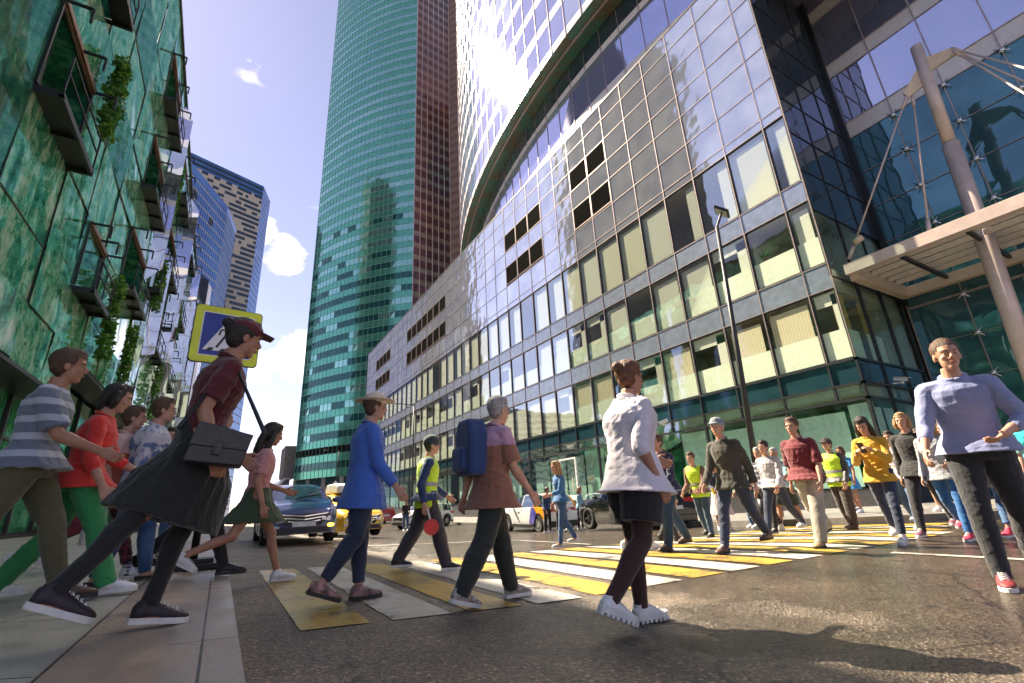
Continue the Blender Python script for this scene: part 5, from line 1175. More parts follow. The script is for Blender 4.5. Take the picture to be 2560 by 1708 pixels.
p13, q13 = P(5.5, 5.6, -10, 1.74, 'woman in black shorts and white trainers behind the white shirt', hips=((20, 6), (-18, 20)), arms=((18, 30), (-14, 30)), topm=cloth('black_top', (.02, .02, .022)), top='shirt', sleeve=.45, bottom='skirt', botm=cloth('black_shorts', (.014, .013, .016)), botlen=.42, hair='pony', hairm=HB, voxel=.008, female=True)
p14, q14 = P(5.80, 8.0, 170, 1.62, 'brown haired woman in a blue top and jeans crossing towards the left', hips=((12, 4), (-14, 18)), arms=((20, 60), (-10, 40)), topm=cloth('blue_top', (.03, .14, .34)), top='jumper', sleeve=.9, botm=J2, shoes='flat', shoem=SN, hair='long', hairm=HBL, voxel=.008, female=True)
p15, q15 = P(11.5, 16.0, -100, 1.66, 'woman in black trousers and a cream jacket standing beside the white crossover', hips=STAND, arms=((10, 30), (6, 30)), topm=cloth('cream_jacket', (.60, .52, .44)), top='jacket', botm=JB, shoes='boot', shoem=SBK, solem=SOB, hairm=HB, voxel=.009, female=True)
p16, q16 = P(12.5, 16.0, -60, 1.66, 'long haired woman in a denim jacket standing by the front of the black car', hips=STAND, arms=((20, 70), (6, 20)), topm=cloth('light_denim', (.16, .32, .46), 'denim', (.35, .50, .62)), top='jacket', toplen=.02, botm=JB, hair='long', hairm=HA, voxel=.009, female=True)
p16b, q16b = P(12.0, 16.4, 120, 1.68, 'woman in a white blouse with long auburn hair facing the denim jacket', hips=STAND, arms=((20, 60), (10, 50)), topm=cloth('white_blouse', (.7, .66, .66)), top='shirt', sleeve=.9, botm=J2, hair='long', hairm=HA, voxel=.009, female=True)
p17, q17 = P(5.98, 5.42, 176, 1.78, 'man in a navy puffer jacket and dark jeans walking left past the black car', hips=((22, 12), (-20, 14)), arms=((16, 30), (-22, 16)), topm=cloth('navy_jacket', (.018, .028, .07)), top='jacket', loose=1.7, botm=cloth('teal_jeans', (.02, .055, .10), 'denim', (.03, .08, .14)), flare=1.2, shoem=SB, solem=SOB, hairm=HB, voxel=.008)
p18, q18 = P(8.4, 6.75, 190, 1.70, 'worker in a faded yellow hi-vis vest on the far half of the crossing', hips=MID, arms=((30, 40), (10, 50)), topm=cloth('brown_top', (.20, .10, .07)), top='jumper', jacket='vest', botm=cloth('teal_jeans', (.02, .055, .10), 'denim', (.03, .08, .14)), shoem=SBK, solem=SOB, hairm=HB, voxel=.008, lean=12)
p19, q19 = P(10.3, 7.75, -130, 1.62, 'woman in a dark jacket and long pale skirt waiting near the far kerb', hips=((6, 4), (-4, 6)), arms=((20, 60), (18, 55)), topm=cloth('dark_blazer', (.02, .03, .06)), top='jacket', bottom='skirt', botm=cloth('pale_skirt', (.66, .56, .56)), botlen=.72, flare=1.3, hair='bob', hairm=HBL, voxel=.008, female=True)
p20, q20 = P(6.05, 4.31, 186, 1.84, 'tall man in a dark olive jacket and navy jeans walking left with a flat cap', hips=((-22, 22), (20, 4)), arms=((-20, 20), (18, 22)), topm=cloth('dark_olive', (.045, .042, .032)), top='jacket', loose=1.6, toplen=.08, botm=J1, shoem=SB, solem=SOB, hat='cap', hatm=cloth('grey_cap', (.20, .24, .28)), hairm=HG, voxel=.007, lean=6)
p21, q21 = P(11.2, 7.6, 175, 1.66, 'grey haired man in a black polo standing right of the pale skirt', hips=STAND, arms=((10, 30), (8, 30)), topm=cloth('black_polo', (.03, .03, .035)), top='shirt', sleeve=.45, botm=J2, hairm=HG, voxel=.009)
p22, q22 = P(9.5, 6.0, 184, 1.70, 'white haired man in a striped dark jacket walking in front of the lamp post', hips=((18, 8), (-20, 22)), arms=((20, 50), (-12, 30)), topm=cloth('navy_stripe', (.04, .045, .07), 'stripe', (.28, .28, .36), 10), top='jacket', loose=1.4, botm=JB, shoem=SBK, solem=SOW, hairm=HG, voxel=.008)
p22b, q22b = P(10.15, 6.05, 182, 1.70, 'white haired person in a teal patterned shirt beside the striped jacket', hips=((-14, 18), (16, 6)), arms=((28, 60), (0, 30)), topm=cloth('teal_pattern', (.14, .32, .36), 'mottle', (.45, .62, .62), 1), top='shirt', sleeve=.5, loose=1.8, bottom='shorts', botm=cloth('dark_shorts', (.03, .045, .04)), botlen=.52, flare=1.3, hairm=HG, voxel=.008, skin=SKT)
p23, q23 = P(7.10, 3.86, 184, 1.80, 'man in a dark red puffy jacket and crumpled beige trousers walking left', hips=((20, 4), (-24, 26)), feet=(0, 10), arms=((10, 20), (-16, 24)), topm=cloth('maroon', (.16, .010, .018)), top='jacket', sleeve=.5, loose=1.9, botm=cloth('beige_trousers', (.36, .33, .27)), flare=1.45, shoem=pbr('shoe_tan', (.42, .27, .13), .6), solem=SOB, hairm=HB, voxel=.007, wr=.0045)
p24, q24 = P(10.0, 4.86, 170, 1.68, 'worker in a yellow hi-vis vest and dark cap with black sleeves by the far kerb', hips=((6, 6), (-8, 10)), arms=((4, 30), (10, 20)), topm=cloth('black_leather', (.025, .023, .025), rough=.45), top='jumper', jacket='vest', botm=cloth('brown_work', (.05, .035, .032)), flare=1.35, shoes='boot', shoem=pbr('boot_brown', (.07, .045, .035), .6), solem=SOB, hat='cap', hatm=cloth('dark_cap', (.03, .02, .025)), hairm=HD, voxel=.008, girth=1.1)
p25, q25 = P(13.6, 6.35, 170, 1.64, 'woman in a bright blue dress on the far pavement with a white bag', hips=MID, arms=((6, 20), (0, 15)), topm=cloth('azure_dress', (.03, .25, .60)), top='shirt', sleeve=.3, bottom='skirt', botm=cloth('azure_dress', (.03, .25, .60)), botlen=.46, hair='bob', hairm=HB, voxel=.009, female=True, skin=SKT, z=zr(13.6, 6.35)+KZ)
p26, q26 = P(7.82, 3.26, 188, 1.74, 'dark haired woman in a mustard jacket looking at her phone', hips=((20, 12), (-26, 8)), feet=(0, 8), arms=((30, 95), (26, 95)), armin=(20, 20), topm=cloth('mustard', (.62, .34, .02)), top='jacket', toplen=.06, loose=1.6, botm=J1, botlen=.92, hair='long', hairm=HD, voxel=.0065, female=True, headpitch=24, lean=5)
p27, q27 = P(10.2, 3.92, 186, 1.70, 'woman in a white tee and light jeans behind the mustard jacket', hips=WALK, arms=((10, 30), (-16, 30)), topm=cloth('white_tee', (.66, .62, .66)), top='shirt', sleeve=.45, botm=J2, hair='short', hairm=HD, voxel=.008, skin=SKT)
p28, q28 = P(8.55, 2.80, 182, 1.68, 'person in a grey sweatshirt and bright blue jeans with red and pink trainers', hips=((14, 6), (-22, 26)), feet=(0, 14), arms=((20, 60), (-10, 40)), topm=cloth('grey_sweat', (.36, .37, .40)), top='jumper', toplen=.06, loose=1.9, botm=cloth('royal_jeans', (.01, .10, .30), 'denim', (.05, .20, .44)), botlen=.95, shoem=pbr('shoe_red', (.70, .04, .09), .55), hair='long', hairm=HBL, voxel=.0065, female=True, lean=5)
p29, q29 = P(9.0, 3.22, 184, 1.84, 'tall person all in black with brown hair carrying papers behind the grey sweatshirt', hips=((-22, 22), (20, 6)), arms=((16, 50), (-16, 20)), topm=cloth('black_hoodie', (.012, .012, .014)), top='jacket', toplen=.05, botm=JB, shoem=pbr('shoe_plum', (.16, .05, .08), .6), hair='bob', hairm=HBL, voxel=.0075, skin=SK)
p30, q30 = P(5.22, 1.44, 200, 1.95, 'balding man in a rolled up blue shirt hurrying towards the camera on the right', hips=((-6, 12), (12, 8)), arms=((10, 62), (18, 35)), armout=(22, 16), armin=(48, 0), topm=cloth('blue_office_shirt', (.26, .29, .50)), top='shirt', sleeve=.78, loose=1.0, botm=cloth('black_jeans', (.014, .015, .02)), shoem=pbr('shoe_maroon', (.22, .03, .035), .6), solem=SOW, hair='thin', hairm=HB, voxel=.006, lean=8, girth=1.05, headyaw=12, wr=.004)
p31, q31 = P(9.9, 2.15, 180, 1.74, 'woman in a turquoise top at the right edge of the picture', hips=MID, arms=((8, 30), (-8, 20)), topm=cloth('turquoise', (.02, .48, .52)), top='shirt', sleeve=.45, botm=J1, hair='short', hairm=HB, voxel=.008, female=True)
p33, q33 = P(9.4, 28.5, -95, 1.76, 'tiny far off person in blue jeans standing left of the white hatchback', hips=STAND, arms=((5, 20), (5, 20)), topm=cloth('black_tee', (.02, .018, .02)), top='shirt', sleeve=.45, botm=J2, voxel=.014)
p34, q34 = P(-2.9, 22.6, -60, 1.70, 'far off person in a white top behind the railing on the left', hips=STAND, arms=((15, 60), (5, 20)), topm=cloth('white_tee', (.66, .62, .66)), top='shirt', sleeve=.45, botm=J2, voxel=.014)
p35, q35 = P(10.9, 16.0, -70, 1.70, 'man with a navy top and dark beard between the crossover and the two women', hips=STAND, arms=((5, 30), (5, 20)), topm=cloth('navy_sweater', (.02, .05, .14)), top='jumper', sleeve=1, botm=JB, hairm=HD, voxel=.01)
P(10.9, 3.35, 184, 1.76, 'man in a checked brown shirt half hidden behind the white tee', hips=MID, arms=((14, 40), (-12, 24)), topm=cloth('brown_check', (.22, .13, .08), 'plaid', (.45, .36, .26), 12), top='shirt', sleeve=.9, botm=JB, shoem=SB, solem=SOB, hairm=HB, voxel=.009)
P(12.6, 4.3, 170, 1.68, 'woman in a coral blouse and grey skirt on the far kerb behind the black hoodie', hips=STAND, arms=((10, 50), (6, 20)), topm=cloth('coral', (.62, .20, .16)), top='shirt', sleeve=.5, bottom='skirt', botm=cloth('grey_skirt', (.20, .20, .22)), botlen=.5, hair='pony', hairm=HB, voxel=.010, female=True, z=zr(12.6, 4.3)+KZ)
P(8.7, 5.35, 178, 1.74, 'young man in a pale grey hoodie crossing between the red jacket and the striped jacket', hips=WALK2, arms=((14, 30), (-16, 20)), topm=cloth('pale_hoodie', (.42, .42, .45)), top='jumper', loose=1.6, botm=J1, shoem=SN, hairm=HD, voxel=.009)
P(13.4, 8.3, -160, 1.72, 'man in a dark suit standing on the far pavement left of the lamp post', hips=STAND, arms=((6, 20), (4, 14)), topm=cloth('dark_suit', (.03, .032, .045)), top='jacket', botm=cloth('dark_suit', (.03, .032, .045)), shoem=SBK, solem=SOB, hairm=HG, voxel=.010, z=zr(13.4, 8.3)+KZ)
P(7.0, 6.4, 4, 1.72, 'woman in a cream coat crossing to the right behind the olive jacket', hips=WALK, arms=((14, 30), (-14, 20)), topm=cloth('cream_coat', (.58, .50, .40)), top='coat', toplen=.18, botm=JB, shoem=SBK, solem=SOB, hair='bob', hairm=HB, voxel=.009, female=True)
P(9.3, 2.35, 176, 1.70, 'boyish figure in a mint tee and rolled jeans right behind the grey sweatshirt', hips=WALK2, arms=((10, 30), (-12, 20)), topm=cloth('mint_tee', (.30, .55, .48)), top='shirt', sleeve=.45, botm=J2, botlen=.88, shoem=pbr('shoe_red', (.70, .04, .09), .55), hairm=HB, voxel=.009)
# things people carry
def at(p, off): return Vector(p)+Vector(off)
# black shoulder bag of the striding person
h6 = q6['hip']; bg_ = MB(); c = at(h6, (.10, -.30, -.06))
bg_.prism([(-.14, -.11), (.14, -.09), (.145, .08), (-.13, .10)], (c, (.97, .1, -.18), (.2, 0, .98), (0, 1, 0)), -.07, .07)
st = MB().tube([c+Vector((-.2, 0, .1)), at(q6['shR'], (0, 0, .05)), c+Vector((.22, 0, .08))], [.014]*3, 8)
bgo = bag(None, 'big black shoulder bag swinging behind the striding black skirt', bg_, [pbr('black_leather_bag', (.015, .014, .014), .35, bump=.15)], straps=st)
fl_ = MB().prism([(-.137, -.02), (.137, .0), (.148, .09), (-.133, .11)], (c, (.97, .1, -.18), (.2, 0, .98), (0, 1, 0)), -.082, -.068); fl_.prism([(-.02, -.05), (.02, -.05), (.02, .02), (-.02, .02)], (c, (.97, .1, -.18), (.2, 0, .98), (0, 1, 0)), -.09, -.082)
fo_ = fl_.build('flap', pbr('bag_flap', (.028, .025, .024), .3, bump=.3), bgo, bevel=.006)
# backpack
c = at(q11['back'], (-.02, .05, .06)); b_ = MB().prism([(-.15, -.24), (.15, -.24), (.16, .12), (.10, .24), (-.10, .24), (-.16, .12)], (c, (0, 1, 0), (0, 0, 1), (1, 0, 0)), -.11, .07).prism([(-.11, -.21), (.11, -.21), (.11, .0), (-.11, .0)], (c, (0, 1, 0), (0, 0, 1), (1, 0, 0)), -.17, -.10)
st = MB().tube([c+Vector((.04, .1, .2)), c+Vector((.2, .13, .22)), c+Vector((.24, .13, .02)), c+Vector((.05, .14, -.16))], [.018]*4, 8)
bp_ = tag(b_.build('backpack', cloth('navy_backpack', (.02, .05, .16)), bevel=.035, recalc=True), 'navy backpack worn by the man in the pink and brown shirt', 'backpack'); st.build('strap', cloth('navy_backpack', (.02, .05, .16)), bp_)
# red round paddle held low
hp = q10['handR']; pd = MB().tube([hp+Vector((.02, -.03, .02)), hp+Vector((.05, -.05, -.12))], [.014, .014], 10)
M3 = rotm('Z', 20)@rotm('Y', 80); pd.tube([hp+Vector((.06, -.075, -.20)), hp+Vector((.06, -.055, -.20))], [.095, .095], 28, m=1)
tag(pd.build('signal_paddle', [M_tbox if 'M_tbox' in globals() else SN, pbr('paddle_red', (.60, .01, .02), .4)]), 'round red paddle with a pale handle held low by the hi-vis worker', 'paddle')
# phone, papers, bags
def slab(p, u, v, w, h, t, mat, name, label, cat):
    u = Vector(u).normalized(); v = Vector(v).normalized(); n_ = u.cross(v).normalized()
    return tag(MB().prism([(-w/2, -h/2), (w/2, -h/2), (w/2, h/2), (-w/2, h/2)], (p, u, v, n_), -t/2, t/2).build(name, mat, bevel=.003), label, cat)
slab((q26['handL']+q26['handR'])*.5+Vector((0, 0, .02)), (0, 1, 0), (-.5, 0, .8), .08, .16, .01, pbr('phone_case', (.02, .02, .025), .2), 'phone', 'black phone held in both hands by the woman in mustard', 'phone')
slab(q29['handL']+Vector((-.08, .06, -.02)), (1, .2, -.4), (.3, 0, .9), .26, .34, .012, pbr('paper', (.72, .70, .76), .6), 'folder', 'pale folder of papers held by the person in black', 'folder')
slab(q22['handL']+Vector((-.05, .02, 0)), (1, .2, 0), (.3, 0, .9), .18, .24, .012, pbr('blue_paper', (.30, .38, .55), .6), 'booklet', 'blue grey booklet held by the man in the striped jacket', 'booklet')
c = q25['handR']+Vector((-.02, -.02, -.30)); bag(None, 'white cloth bag hanging from the hand of the woman in blue', MB().prism([(-.16, -.22), (.16, -.22), (.14, .16), (-.14, .16)], (c, (.8, .6, 0), (0, 0, 1), (.6, -.8, 0)), -.05, .05), [cloth('white_bag', (.72, .68, .62))], name='tote_bag', straps=MB().tube([c+Vector((-.1, 0, .16)), c+Vector((0, 0, .32)), c+Vector((.1, 0, .16))], [.01]*3, 6))
slab(q19['handR']+Vector((0, 0, 0)), (1, 0, 0), (0, .3, .9), .07, .14, .03, pbr('yellow_cup', (.8, .6, .02), .4), 'yellow_packet', 'small yellow packet in the hand of the woman in the pale skirt', 'packet')
slab(q2['handR']+Vector((.03, 0, -.02)), (1, 0, 0), (0, .3, .9), .05, .10, .03, pbr('tan_wallet', (.42, .26, .14), .5), 'wallet', 'small tan wallet held by the person in the red top', 'wallet')
# watch and sleeve stripes are parts of their wearers
# ------------------------------------------------------------------ cars
def paint(name, c, metal=.3, rough=.28):
    return pbr(name, c, rough, metal=metal, var=.05, nscale=2, coat=1.0)
M_tyre = pbr('tyre', (.018, .018, .018), .8); M_rim = pbr('rim', (.45, .45, .47), .3, metal=.8); M_rimd = pbr('rim_dark', (.05, .05, .055), .3, metal=.6)
M_cglass = clear_glass('car_glass', (.50, .62, .60), .30, bump=.0); M_chrome = pbr('car_chrome', (.8, .8, .82), .12, metal=1.0, var=.03); M_plast = pbr('black_plastic', (.02, .02, .022), .5)
M_lamp = pbr('headlamp', (.70, .74, .78), .08, metal=.55, coat=1.0, var=.3, nscale=20); M_red = pbr('tail_red', (.45, .01, .01), .15, coat=1.0)
M_cabin = pbr('cabin', (.03, .03, .033), .8)
def emis(name, c, s_):
    m, nt, out = nodes(name); e = N(nt, 'ShaderNodeEmission', {'Color': c4(c), 'Strength': s_}); nt.links.new(e.outputs[0], out.inputs['Surface']); return m
M_ind = emis('amber_lamp', (1.0, .36, .02), 5.0); M_lampon = emis('lamp_on', (1.0, .93, .75), 3.0)
M_plate = pbr('number_plate', (.7, .7, .68), .4)
WHEEL = {}
def wheel(root, x, y, r, dark=False):
    side = 1 if y > 0 else -1; key = (round(r, 3), side, dark)
    if key not in WHEEL:
        t = MB(); n = 32; prof = [(.62, .0), (.92, .0), (1.0, .02), (1.0, .19), (.92, .21), (.60, .21)]; k = 0
        for i in range(n):
            a = 2*math.pi*i/n
            for rr, w in prof: t.v.append((math.cos(a)*rr*r, side*(-w+.02), math.sin(a)*rr*r))
        for i in range(n):
            for j in range(len(prof)): a = i*6+j; b = i*6+(j+1) % 6; c = ((i+1) % n)*6+(j+1) % 6; d = ((i+1) % n)*6+j; t.f.append((a, b, c, d)); t.m.append(0)
        rm = MB(); rm.tube([(0, side*-.03, 0), (0, side*.005, 0)], [r*.16, r*.12], 16)
        for i in range(10 if not dark else 5):
            a = 2*math.pi*i/(10 if not dark else 5); rm.bar((math.cos(a)*r*.1, side*-.012, math.sin(a)*r*.1), (math.cos(a)*r*.64, side*.0, math.sin(a)*r*.64), r*.11 if not dark else r*.16, .02, up=(0, 1, 0))
        for i in range(n):
            a, b = 2*math.pi*i/n, 2*math.pi*(i+1)/n; p = lambda t_, q, yy: (math.cos(t_)*r*q, side*yy, math.sin(t_)*r*q)
            rm.poly([p(a, .60, .012), p(b, .60, .012), p(b, .66, .012), p(a, .66, .012)]); rm.poly([p(a, .60, .012), p(b, .60, .012), p(b, .60, -.10), p(a, .60, -.10)])
        hb = MB(); hb.poly([(math.cos(2*math.pi*i/n)*r*.62, side*-.10, math.sin(2*math.pi*i/n)*r*.62) for i in range(n)])
        WHEEL[key] = (t.mesh('wheel', M_tyre, True), rm.mesh('rim', M_rimd if dark else M_rim), hb.mesh('brake', M_plast))
    a, b, c = WHEEL[key]
    w = link(bpy.data.objects.new('wheel', a), root); w.location = (x, y, r)
    link(bpy.data.objects.new('rim', b), w); link(bpy.data.objects.new('brake_disc', c), w)
def car(loc, head, kind, col, label, group=None, side_col=None, dark_rims=False, clad=False, sc=1.0, ind=None):
    """head = heading in degrees; local +X is forward"""
    D = dict(sedan=dict(L=4.37, W=.85, rear=-2.15, front=2.22, wb=(1.35, -1.24), top=[(-2.18, .88), (-2.0, 1.03), (-1.55, 1.10), (-1.0, 1.38), (-.55, 1.455), (.15, 1.46), (.62, 1.36), (1.25, 1.03), (1.75, .93), (2.1, .80), (2.2, .70)], cab=(-1.45, 1.22), roof=(-.75, .45), belt=[(-2.2, .84), (-1.2, .96), (1.2, .92), (1.8, .80), (2.2, .66)], r=.32),
             hatch=dict(L=4.0, W=.85, rear=-1.95, front=2.1, wb=(1.28, -1.26), top=[(-1.97, .9), (-1.9, 1.12), (-1.6, 1.40), (-1.0, 1.47), (.1, 1.47), (.55, 1.37), (1.12, 1.02), (1.6, .93), (2.0, .80), (2.1, .68)], cab=(-1.86, 1.08), roof=(-1.45, .42), belt=[(-2.0, .90), (-1.2, .97), (1.1, .92), (1.7, .82), (2.1, .66)], r=.31),
             suv=dict(L=4.3, W=.88, rear=-2.05, front=2.2, wb=(1.32, -1.26), top=[(-2.08, .95), (-2.02, 1.12), (-1.72, 1.46), (-1.2, 1.59), (.1, 1.60), (.55, 1.50), (1.12, 1.15), (1.7, 1.05), (2.1, .92), (2.2, .80)], cab=(-1.95, 1.08), roof=(-1.5, .42), belt=[(-2.1, 1.00), (-1.2, 1.06), (1.1, 1.02), (1.8, .92), (2.2, .78)], r=.345),
             sport=dict(L=4.5, W=.93, rear=-2.1, front=2.3, wb=(1.42, -1.30), top=[(-2.12, .95), (-2.05, 1.12), (-1.6, 1.40), (-1.0, 1.50), (-.1, 1.52), (.4, 1.42), (1.05, 1.10), (1.7, 1.00), (2.15, .84), (2.3, .68)], cab=(-1.9, 1.0), roof=(-1.3, .25), belt=[(-2.1, .98), (-1.2, 1.03), (1.1, .98), (1.9, .86), (2.3, .66)], r=.37))[kind]
    root = empty('parked_car' if group is None else 'car', (loc[0], loc[1], zr(*loc)), label, 'car', group, R(head)); root.scale = (sc, sc, sc)
    W_ = D['W']; r = D['r']; f_ = lambda k, x: float(np.interp(x, [p[0] for p in D[k]], [p[1] for p in D[k]]))
    xs = sorted(set([round(D['rear']+(D['front']-D['rear'])*i/84, 3) for i in range(85)]+[D['cab'][0], D['cab'][1], D['roof'][0], D['roof'][1]]))
    def halfw(x):
        t = max(0, (x-(D['front']-.75))/.75); u = max(0, ((D['rear']+.55)-x)/.55); return W_*(1-.22*t**2.4-.12*u**2.2)
    def zlow(x):
        z = .20
        if x > D['front']-.35: z = .20+.05*(x-(D['front']-.35))/.35
        for wx in D['wb']:
            R_ = r+.065
            if abs(x-wx) < R_: z = max(z, r+math.sqrt(R_*R_-(x-wx)**2))
        return z
    rows = []
    for x in xs:
        w = halfw(x); zl = zlow(x); zb = f_('belt', x); zt = f_('top', x); cab = D['cab'][0] < x < D['cab'][1]
        ti = .76 if cab else .82
        if cab:
            e = min((x-D['cab'][0])/max(.01, D['roof'][0]-D['cab'][0]), (D['cab'][1]-x)/(D['cab'][1]-D['roof'][1]), 1); ti = .82-.13*e
        zt = max(zt, zb+.015); zm = max(.52, zl+.02)
        row = [(w*.95, zl), (w*.99, max(zl+.01, .34)), (w*1.0, max(zm, .55)), (w*.985, max(zb-.10, zm+.01)), (w*.955, zb), (w*ti, zt-.045*(1 if cab else .4)), (w*ti*.8, zt-.012), (w*.35, zt+.004), (0, zt+.008)]
        rows.append([(x, y, z) for y, z in row])
    body = MB(); glass = {'windshield': MB(), 'rear_window': MB(), 'side_window': MB(), 'side_window2': MB()}; sidecol = MB()
    pil = [-.98, -.92, .0, .06] if kind != 'sedan' else [-1.02, -.96, -.02, .04]
    c0, c1 = D['cab']; r0, r1 = D['roof']; nb = len(rows[0])
    sm_ = {'b': MB()}
    vid = {}
    def V_(g, i, j, sg):
        k_ = (id(g), i, j, sg if j < nb-1 else 1)
        if k_ not in vid: p = rows[i][j]; vid[k_] = len(g.v); g.v.append((p[0], p[1]*sg, p[2]))
        return vid[k_]
    for i in range(len(xs)-1):
        xm = (xs[i]+xs[i+1])/2
        for j in range(nb-1):
            for sg in (1, -1):
                g = body
                if j == 4 and c0+.16 < xm < c1-.25:
                    if not any(pil[q] < xm < pil[q+1] for q in (0, 2)): g = glass['side_window' if sg > 0 else 'side_window2']
                if j >= 5 and r1+.02 < xm < c1-.03: g = glass['windshield'] if j > 5 else body
                if j >= 5 and c0+.05 < xm < r0-.03: g = glass['rear_window'] if j > 5 else body
                q = (V_(g, i, j, sg), V_(g, i+1, j, sg), V_(g, i+1, j+1, sg), V_(g, i, j+1, sg)); g.f.append(q if sg < 0 else q[::-1]); g.m.append(1 if (side_col and g is body and j in (2, 3, 4) and xm < -.95) or (side_col and g is body and j == 5 and xm < -1.3) else 0)
    for i in (0, len(xs)-1):
        pts = [V_(body, i, j, 1) for j in range(nb)]+[V_(body, i, j, -1) for j in range(nb-2, -1, -1)]; body.f.append(tuple(pts)); body.m.append(0)
    bo = body.build('body', [col]+([side_col] if side_col else []), root, smooth=True, recalc=True); md = bo.modifiers.new('e', 'EDGE_SPLIT'); md.split_angle = R(38)
    for nm, g in glass.items():
        if g.f: g.build(nm.rstrip('2'), M_cglass, root, smooth=True)
    # interior and underside
    MB().box(D['rear']+.25, D['front']-.35, -W_*.8, W_*.8, .24, .74).build('cabin_floor', M_cabin, root)
    MB().box(-.95, -.70, -.62, -.15, .7, 1.22).box(-.95, -.70, .15, .62, .7, 1.22).box(.0, .22, -.62, -.15, .7, 1.24).box(.0, .22, .15, .62, .7, 1.24).build('seats', M_cabin, root, bevel=.04)
    for wx in D['wb']:
        for sg in (1, -1): wheel(root, wx, sg*(W_-.03), r, dark_rims)
        MB().box(wx-r-.05, wx+r+.05, -W_*.78, W_*.78, .3, .3+r*1.05).build('wheel_well', M_plast, root)
    F = D['front']; B_ = D['rear']; zt = f_('belt', F)
    # front: grille, chrome bars, lamps, bumper intakes, plate
    def band(x0, y0, y1, z0, z1, th=.02): return MB().poly([(x0+th, y0, z0), (x0+th, y1, z0), (x0+th-.03, y1, z1), (x0+th-.03, y0, z1)])
    q = MB().prism([(-.46, .50), (.46, .50), (.56, .70), (-.56, .70)] if kind != 'sedan' else [(-.36, .42), (.36, .42), (.60, .70), (-.60, .70)], ((F-.02, 0, zt-.66), (0, 1, 0), (0, 0, 1), (1, 0, 0)), 0, .035); gr = q.build('grille', M_plast, root)
    q = MB()
    for t in range(3):
        zz = zt-.66+.51+.075*t; ww = .36+.08*t; q.bar((F+.022, -ww, zz+.035), (F+.035, 0, zz-.015), .012, .022).bar((F+.022, ww, zz+.035), (F+.035, 0, zz-.015), .012, .022)
    q.build('grille_bar', M_chrome if kind == 'sedan' else M_plast, gr)
    q = MB().prism([(-.62, .27), (.62, .27), (.52, .40), (-.52, .40)], ((F-.02, 0, .0), (0, 1, 0), (0, 0, 1), (1, 0, 0)), 0, .03); q.build('air_intake', M_plast, root)
    for sg in (1, -1):
        def S(x, z, o=.008): w = halfw(x); return (x+o*.4, sg*(w*(.985 if z < f_('belt', x)-.05 else .955)+o), z)
        hl = MB(); zc = zt-.02
        P_ = [(F-.78, zc+.155, zc+.10), (F-.55, zc+.13, zc+.02), (F-.3, zc+.07, zc-.07), (F-.12, zc+.02, zc-.12)]
        for (xa, ta, ba), (xb, tb, bb) in zip(P_[:-1], P_[1:]): hl.poly([S(xa, ba), S(xb, bb), S(xb, tb), S(xa, ta)])
        yy = halfw(F)*.97; hl.poly([S(F-.12, zc-.12), (F+.012, sg*yy*.92, zc-.12), (F+.012, sg*yy*.90, zc-.01), S(F-.12, zc+.02)]); hl.poly([(F+.014, sg*yy*.92, zc-.12), (F+.016, sg*yy*.62, zc-.09), (F+.016, sg*yy*.60, zc-.02), (F+.014, sg*yy*.90, zc-.01)])
        hl.build('headlight', M_lamp, root, recalc=True)
        fl = MB().ell((F-.02, sg*.60*W_/.85, .42), (.06, .085, .045), 12, 8); fl.build('fog_lamp', M_ind if (ind and sg == ind) else M_lamp, root, smooth=True)
        mr = MB().ell((D['cab'][1]-.32, sg*(W_+.10), f_('belt', .8)+.09), (.07, .11, .075), 12, 8).bar((D['cab'][1]-.32, sg*W_*.9, f_('belt', .8)+.05), (D['cab'][1]-.32, sg*(W_+.06), f_('belt', .8)+.06), .05, .03); mr.build('mirror', col, root, smooth=True)
        tl = MB(); zq = f_('belt', B_)-.04
        tl.poly([(B_-.012, sg*.34, zq-.10), (B_-.012, sg*.72*W_/.85, zq-.14), (B_-.004, sg*.70*W_/.85, zq+.04), (B_-.012, sg*.34, zq+.0)]); w1 = halfw(B_+.35); w0 = halfw(B_); tl.poly([(B_-.01, sg*(w0+.008), zq-.14), (B_+.36, sg*(w1+.006), zq-.06), (B_+.36, sg*(w1+.006), zq+.03), (B_-.01, sg*(w0+.004), zq+.04)])
        tl.build('tail_light', M_red, root)
        hd = MB()
        for hx in (-.78, .22): hd.bar((hx, sg*(W_+.012), f_('belt', hx)-.13), (hx+.16, sg*(W_+.012), f_('belt', hx)-.13), .02, .025)
        hd.build('door_handle', col, root)
        ln = MB()
        for hx in (-1.0, .02, 1.02): ln.bar((hx, sg*(W_*.992+.002), .32), (hx, sg*(W_*.985+.003), f_('belt', hx)-.02), .008, .006)
        ln.build('door_seam', M_plast, root)
        if clad or kind in ('suv',):
            cl = MB(); xs_ = [x for x in xs if D['rear']+.02 < x < D['front']-.02]
            for xa, xb in zip(xs_[:-1], xs_[1:]): cl.poly([(xa, sg*(halfw(xa)*.99+.012), zlow(xa)), (xb, sg*(halfw(xb)*.99+.012), zlow(xb)), (xb, sg*(halfw(xb)+.014), min(zlow(xb)+.09, .80) if zlow(xb) > .21 else .34), (xa, sg*(halfw(xa)+.014), min(zlow(xa)+.09, .80) if zlow(xa) > .21 else .34)])
            cl.build('cladding', M_plast, root)
    MB().box(B_-.03, B_+.05, -W_*.86, W_*.86, .22, .46).build('rear_bumper', M_plast if kind == 'suv' else col, root, bevel=.02)
    pl = MB().box(B_-.035, B_-.02, -.26, .26, zt-.02 if False else .62, .73).build('number_plate', M_plate, root)
    ft_ = MB().box(F+.03, F+.045, -.26, .26, .42, .53).build('number_plate', M_plate, root)
    MB().bar((D['cab'][1]-.02, -.1, f_('top', D['cab'][1])+.02), (D['cab'][1]-.28, .55, f_('top', D['cab'][1]-.28)+.03), .018).build('wiper', M_plast, root)
    return root
